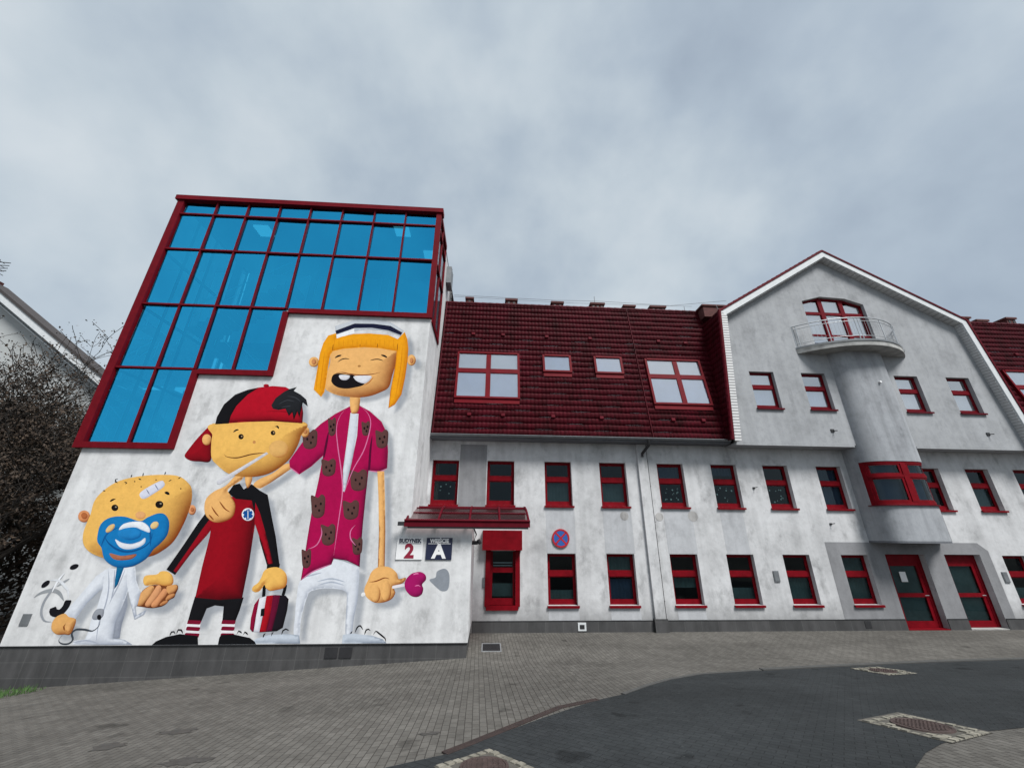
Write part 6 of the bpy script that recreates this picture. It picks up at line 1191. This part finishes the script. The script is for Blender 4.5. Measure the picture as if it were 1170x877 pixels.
# ------------------------------------------------------------------ signs
def text_mesh(name, s, size, x, z, Y, mat, parent, bold=.0, sx=1.):
    cu = bpy.data.curves.new(name, 'FONT'); cu.body = s; cu.size = size; cu.align_x = 'CENTER'; cu.align_y = 'CENTER'; cu.extrude = .002; cu.offset = bold; cu.resolution_u = 4
    o = bpy.data.objects.new('tmp', cu); C.objects.link(o); dg = bpy.context.evaluated_depsgraph_get(); dg.update()
    me = bpy.data.meshes.new_from_object(o.evaluated_get(dg)); C.objects.unlink(o); bpy.data.objects.remove(o)
    off = root_loc(parent); me.transform(Matrix.Translation(Vector((x, Y, z)) - off) @ Matrix.Rotation(math.pi / 2, 4, 'X') @ Matrix.Diagonal((sx, 1, 1, 1)))
    me.materials.clear(); me.materials.append(mat); me.name = name
    q = bpy.data.objects.new(name, me); C.objects.link(q); q.parent = parent; return q
def plate(x0, x1, z0, z1, mat, label, top, big, cm, tm, rim):
    t = thing('wall_sign', label, 'sign', ((x0 + x1) / 2, B, (z0 + z1) / 2), 'square signs under the canopy')
    mb = MB(); mb.box(x0, x1, B - .03, B - .004, z0, z1); mb.build('plate', mat, t, bevel=.004)
    cx = (x0 + x1) / 2; text_mesh('top_lettering', top, .145, cx, z1 - .085, B - .033, tm, t, .006, .95)
    mb = MB(); mb.box(x0 + .05, x1 - .05, B - .034, B - .031, z1 - .165, z1 - .15); mb.build('divider_line', tm, t)
    text_mesh('large_character', big, .50, cx, z0 + .205, B - .033, cm, t, .022, 1.05)
plate(-2.60, -1.86, 2.37, 2.95, M['sign_white'], 'white square sign reading BUDYNEK over a crimson numeral 2', 'BUDYNEK', '2', M['sign_red'], M['sign_navy'], 0)
plate(-1.76, -1.02, 2.37, 2.95, M['sign_navy'], 'navy square sign reading WEJŚCIE over a white letter A', 'WEJŚCIE', 'A', M['sign_white'], M['sign_white'], 0)
sx_, sz_ = 2.645, 2.93
t = thing('no_stopping_sign', 'round blue no stopping sign with red rim and red cross on the white facade', 'sign', (sx_, D, sz_))
def disc(r, y0, y1, mat, nm, ri=0):
    mb = MB(); N = 40; A = [(sx_ + r * math.cos(a), sz_ + r * math.sin(a)) for a in np.linspace(0, 2 * math.pi, N, endpoint=False)]
    if not ri: mb.prism(A, y0, y1)
    else:
        Bq = [(sx_ + ri * math.cos(a), sz_ + ri * math.sin(a)) for a in np.linspace(0, 2 * math.pi, N, endpoint=False)]
        mb.grid([[(x, y1, z) for x, z in A], [(x, y0, z) for x, z in A], [(x, y0, z) for x, z in Bq], [(x, y1, z) for x, z in Bq]], 0, False, True)
    return mb.build(nm, mat, t)
disc(.31, D - .045, D - .01, M['sign_blue'], 'face'); disc(.318, D - .052, D - .008, M['sign_ring'], 'rim', .255)
mb = MB()
for a in (math.pi / 4, -math.pi / 4):
    c, s = math.cos(a), math.sin(a); w = .030; q = .265; y = D - .05 - (.002 if a > 0 else 0)
    mb.face([(sx_ + q * c + w * s, y, sz_ + q * s - w * c), (sx_ + q * c - w * s, y, sz_ + q * s + w * c), (sx_ - q * c - w * s, y, sz_ - q * s + w * c), (sx_ - q * c + w * s, y, sz_ - q * s - w * c)])
mb.build('cross', M['sign_ring'], t)

# ------------------------------------------------------------------ neighbour house and trees on the left
nb = thing('neighbour_house', 'pale grey gabled house with white verge board rising behind the bare trees', 'building', (-30, 24, 0))
a, b = Vector((-31.3, 17.45)), Vector((-22.5, 11.45)); dr = (b - a) / (b.x - a.x)
e = a + dr * (-14 - a.x)
mb = MB(); mb.prism([(-48, -1), (-14.5, -1), (-14.5, e.y - .6), (a.x, a.y - .25), (-48, e.y - .9)], 22, 22.4); mb.build('wall', M['render_far'], nb)
mb = MB(); mb.prism([(a.x, a.y - .55), (e.x, e.y - .55), (e.x, e.y - .1), (a.x, a.y - .1)], 21.45, 21.6); mb.prism([(a.x, a.y - .95), (e.x, e.y - .95), (e.x, e.y - .86), (a.x, a.y - .86)], 21.9, 22.0); mb.build('bargeboard', M['white_board'], nb)
mb = MB(); mb.prism([(a.x, a.y - .1), (e.x, e.y - .1), (e.x, e.y + .08), (a.x, a.y + .08)], 21.4, 22.5); mb.prism([(-50, e.y - .6), (a.x, a.y - .1), (a.x, a.y + .08), (-50, e.y - .4)], 21.4, 22.5); nr = mb.build('roof', M['roof_dark'], nb)
mb = MB(); mb.box(a.x - .5, a.x - .1, 21.8, 22.3, a.y - .4, a.y + .30); mb.build('chimney', M['brick'], nr)
mb = MB(); x = a.x - .35
mb.tube([(x, 21.7, a.y), (x, 21.7, a.y + 1.7)], .04, 5)
for k in range(4): mb.tube([(x - .5, 21.7, a.y + .7 + .28 * k), (x + .75, 21.7, a.y + .85 + .2 * k)], .03, 4); mb.tube([(x + .3 - .1 * k, 21.4, a.y + .7 + .3 * k), (x + .3 - .1 * k, 22.0, a.y + .7 + .3 * k)], .02, 4)
mb.build('antenna', M['black'], nr)
for x0, z0 in ((-20.5, 1.5), (-20.5, 5.0), (-17.5, 1.5), (-17.5, 5.0), (-24, 5.0)):
    f = MB(); f.box(x0, x0 + 1.2, 21.95, 22.0, z0, z0 + 1.4); q = f.build('window', M['white_board'], nb); f = MB(); f.box(x0 + .1, x0 + 1.1, 21.93, 21.95, z0 + .1, z0 + 1.3); f.build('glass_pane', M['interior'], q)
def tree(x, y, h, seed, label, spread=1., lean=0):
    r_ = random.Random(seed); z0 = g(x, y) - .1
    t = thing('leafy_tree', label, 'tree', (x, y, z0), 'trees between the houses')
    tr = MB(); lf = MB(); leaves = []
    def limb(p, d, L_, rad, depth):
        n = 5; path = [p]; rads = [rad]; d = d.normalized()
        for k in range(n):
            d = (d + Vector((r_.uniform(-1, 1), r_.uniform(-1, 1), r_.uniform(-.35, .6))) * .17).normalized(); path.append(path[-1] + d * L_ / n); rads.append(rad * (1 - .55 * (k + 1) / n))
        tr.tube(path, [max(q_, .011) for q_ in rads], 6 if depth < 2 else 3, cap=False)
        if depth >= 5:
            leaves.append((path[-1], d)); leaves.append((path[2], d)); return
        kids = {0: 7, 1: 5, 2: 4, 3: 3, 4: 2}[depth]
        for k in range(kids):
            q = r_.uniform(.35 if depth else .3, 1.); j = min(n, int(q * n) + 1)
            a = r_.uniform(0, 6.28); nd = (d * .55 + Vector((math.cos(a), math.sin(a), r_.uniform(-.05, .55))) * .8)
            limb(path[j], nd, L_ * r_.uniform(.52, .78), rads[j] * .66, depth + 1)
        limb(path[-1], d, L_ * .72, rads[-1], depth + 1)
    limb(Vector((x, y, z0)), Vector((lean, 0, 1)), h * .36, h * .018 + .05, 0)
    for p, d in leaves:
        for k in range(4):
            c = p + Vector((r_.gauss(0, .10), r_.gauss(0, .10), r_.gauss(0, .07))); s_ = r_.uniform(.03, .065)
            u = Vector((r_.gauss(0, 1), r_.gauss(0, 1), r_.gauss(0, 1))).normalized(); v = u.orthogonal().normalized()
            lf.face([c - u * s_, c + v * s_ * .55, c + u * s_, c - v * s_ * .55])
    tr.build('trunk', M['bark'], t, normals=False); lf.build('crown', M['leaf'], t, normals=False)
    return t
tree(-17.6, 15.5, 10.2, 11, 'dark twiggy tree with rust brown leaves beside the white block, nearest to it', lean=-.05)
tree(-21.8, 17.0, 13.5, 5, 'taller dark twiggy tree further left, in front of the pale gable')
tree(-20.2, 14.2, 8.5, 21, 'lower dark tree with a leaning trunk at the left photo edge', lean=.12)
# dark hedge low behind the trees
r_ = random.Random(9); mb = MB(); st_ = MB()
for k in range(16000):
    x = r_.uniform(-26, -13.4); y = 18.8 + r_.uniform(-.7, .7); z = g(x, y) + r_.random() ** .7 * (5.0 + .8 * math.sin(x * 1.7) + .4 * math.sin(x * 3.1)); s_ = r_.uniform(.05, .11)
    c = Vector((x, y, z)); u = Vector((r_.gauss(0, 1), r_.gauss(0, 1), r_.gauss(0, 1))).normalized(); v = u.orthogonal().normalized(); mb.face([c - u * s_, c + v * s_ * .6, c + u * s_, c - v * s_ * .6])
for x in np.arange(-25.8, -13.4, .5): st_.tube([(x, 18.8, -.7), (x + r_.uniform(-.3, .3), 18.8, 2.2)], .03, 4)
t = thing('hedge', 'dark ragged hedge at the foot of the pale house', 'hedge', (-19.5, 18.8, -.7)); mb.build('foliage', M['leaf'], t, normals=False); st_.build('stem', M['bark'], t, normals=False)

# ------------------------------------------------------------------ sky, sun, camera
SUN_EL, SUN_AZ = math.radians(54), math.radians(146)        # azimuth from +Y clockwise: behind the camera, to the right
w = bpy.data.worlds.new('World'); bpy.context.scene.world = w; w.use_nodes = True
n = w.node_tree.nodes; lk = w.node_tree.links; bg = n['Background']
sky = n.new('ShaderNodeTexSky'); sky.sky_type = 'NISHITA'; sky.sun_disc = False; sky.sun_elevation = SUN_EL; sky.sun_rotation = SUN_AZ
tc = n.new('ShaderNodeTexCoord')
def wn(scale, detail, rough, mscale, loc=(0, 0, 0)):
    m = n.new('ShaderNodeMapping'); m.inputs['Scale'].default_value = mscale; m.inputs['Location'].default_value = loc; lk.new(tc.outputs['Generated'], m.inputs[0])
    x = n.new('ShaderNodeTexNoise'); x.inputs['Scale'].default_value = scale; x.inputs['Detail'].default_value = detail; x.inputs['Roughness'].default_value = rough; lk.new(m.outputs[0], x.inputs['Vector']); return x.outputs['Fac']
def wmath(op, a, b):
    m = n.new('ShaderNodeMath'); m.operation = op
    for i, v in ((0, a), (1, b)):
        if isinstance(v, (int, float)): m.inputs[i].default_value = v
        else: lk.new(v, m.inputs[i])
    return m.outputs[0]
f = wmath('ADD', wmath('MULTIPLY', wn(1.7, 5, .5, (1, 1, 1), (2.9, .4, 1.6)), .6), wmath('MULTIPLY', wn(4.0, 7, .5, (1, 1, 1), (.3, 5, 2)), .4))
rp = n.new('ShaderNodeValToRGB'); lk.new(f, rp.inputs[0]); e = rp.color_ramp.elements
for _ in range(2): e.new(.5)
for i, (p, c) in enumerate(((.36, (.215, .258, .31)), (.46, (.272, .320, .37)), (.55, (.342, .388, .425)), (.66, (.42, .455, .48)))): e[i].position = p; e[i].color = (*c, 1)
mx = n.new('ShaderNodeMix'); mx.data_type = 'RGBA'; mx.inputs[0].default_value = .94; 
sc = n.new('ShaderNodeMix'); sc.data_type = 'RGBA'; sc.blend_type = 'MULTIPLY'; sc.inputs[0].default_value = 1.; lk.new(sky.outputs[0], sc.inputs[6]); sc.inputs[7].default_value = (1, 1, 1, 1)
up = n.new('ShaderNodeMix'); up.data_type = 'RGBA'; up.blend_type = 'MULTIPLY'; up.inputs[0].default_value = 1.; lk.new(rp.outputs[0], up.inputs[6]); up.inputs[7].default_value = (9, 9, 9, 1)
lk.new(sc.outputs[2], mx.inputs[6]); lk.new(up.outputs[2], mx.inputs[7]); lk.new(mx.outputs[2], bg.inputs[0]); bg.inputs[1].default_value = .086
sl = bpy.data.lights.new('Sun', 'SUN'); sl.energy = 2.5; sl.angle = math.radians(20); sl.color = (1, .985, .96)
so = bpy.data.objects.new('Sun', sl); C.objects.link(so)
dv = Vector((math.sin(SUN_AZ) * math.cos(SUN_EL), math.cos(SUN_AZ) * math.cos(SUN_EL), math.sin(SUN_EL))); so.rotation_euler = dv.to_track_quat('Z', 'Y').to_euler()
cam = bpy.data.cameras.new('Camera'); co = bpy.data.objects.new('Camera', cam); C.objects.link(co)
yaw, pit, rol = 0.05626613, 0.37235853, 0.00752395
fwd = Vector((math.sin(yaw) * math.cos(pit), math.cos(yaw) * math.cos(pit), math.sin(pit))); rt = Vector((math.cos(yaw), -math.sin(yaw), 0)); upv = rt.cross(fwd)
r2 = rt * math.cos(rol) + upv * math.sin(rol); u2 = -rt * math.sin(rol) + upv * math.cos(rol)
mw = Matrix((r2, u2, -fwd)).transposed().to_4x4(); mw.translation = (0, 0, 3.1); co.matrix_world = mw
cam.sensor_width = 36; cam.lens = 36 * 435 / 1170; cam.clip_start = .05; cam.clip_end = 2000
sc_ = bpy.context.scene; sc_.camera = co
sc_.view_settings.view_transform = 'Standard'; sc_.view_settings.look = 'None'; sc_.view_settings.exposure = 1.08; sc_.view_settings.gamma = 1
sc_.render.engine = 'CYCLES'; sc_.cycles.max_bounces = 8; sc_.cycles.transparent_max_bounces = 16
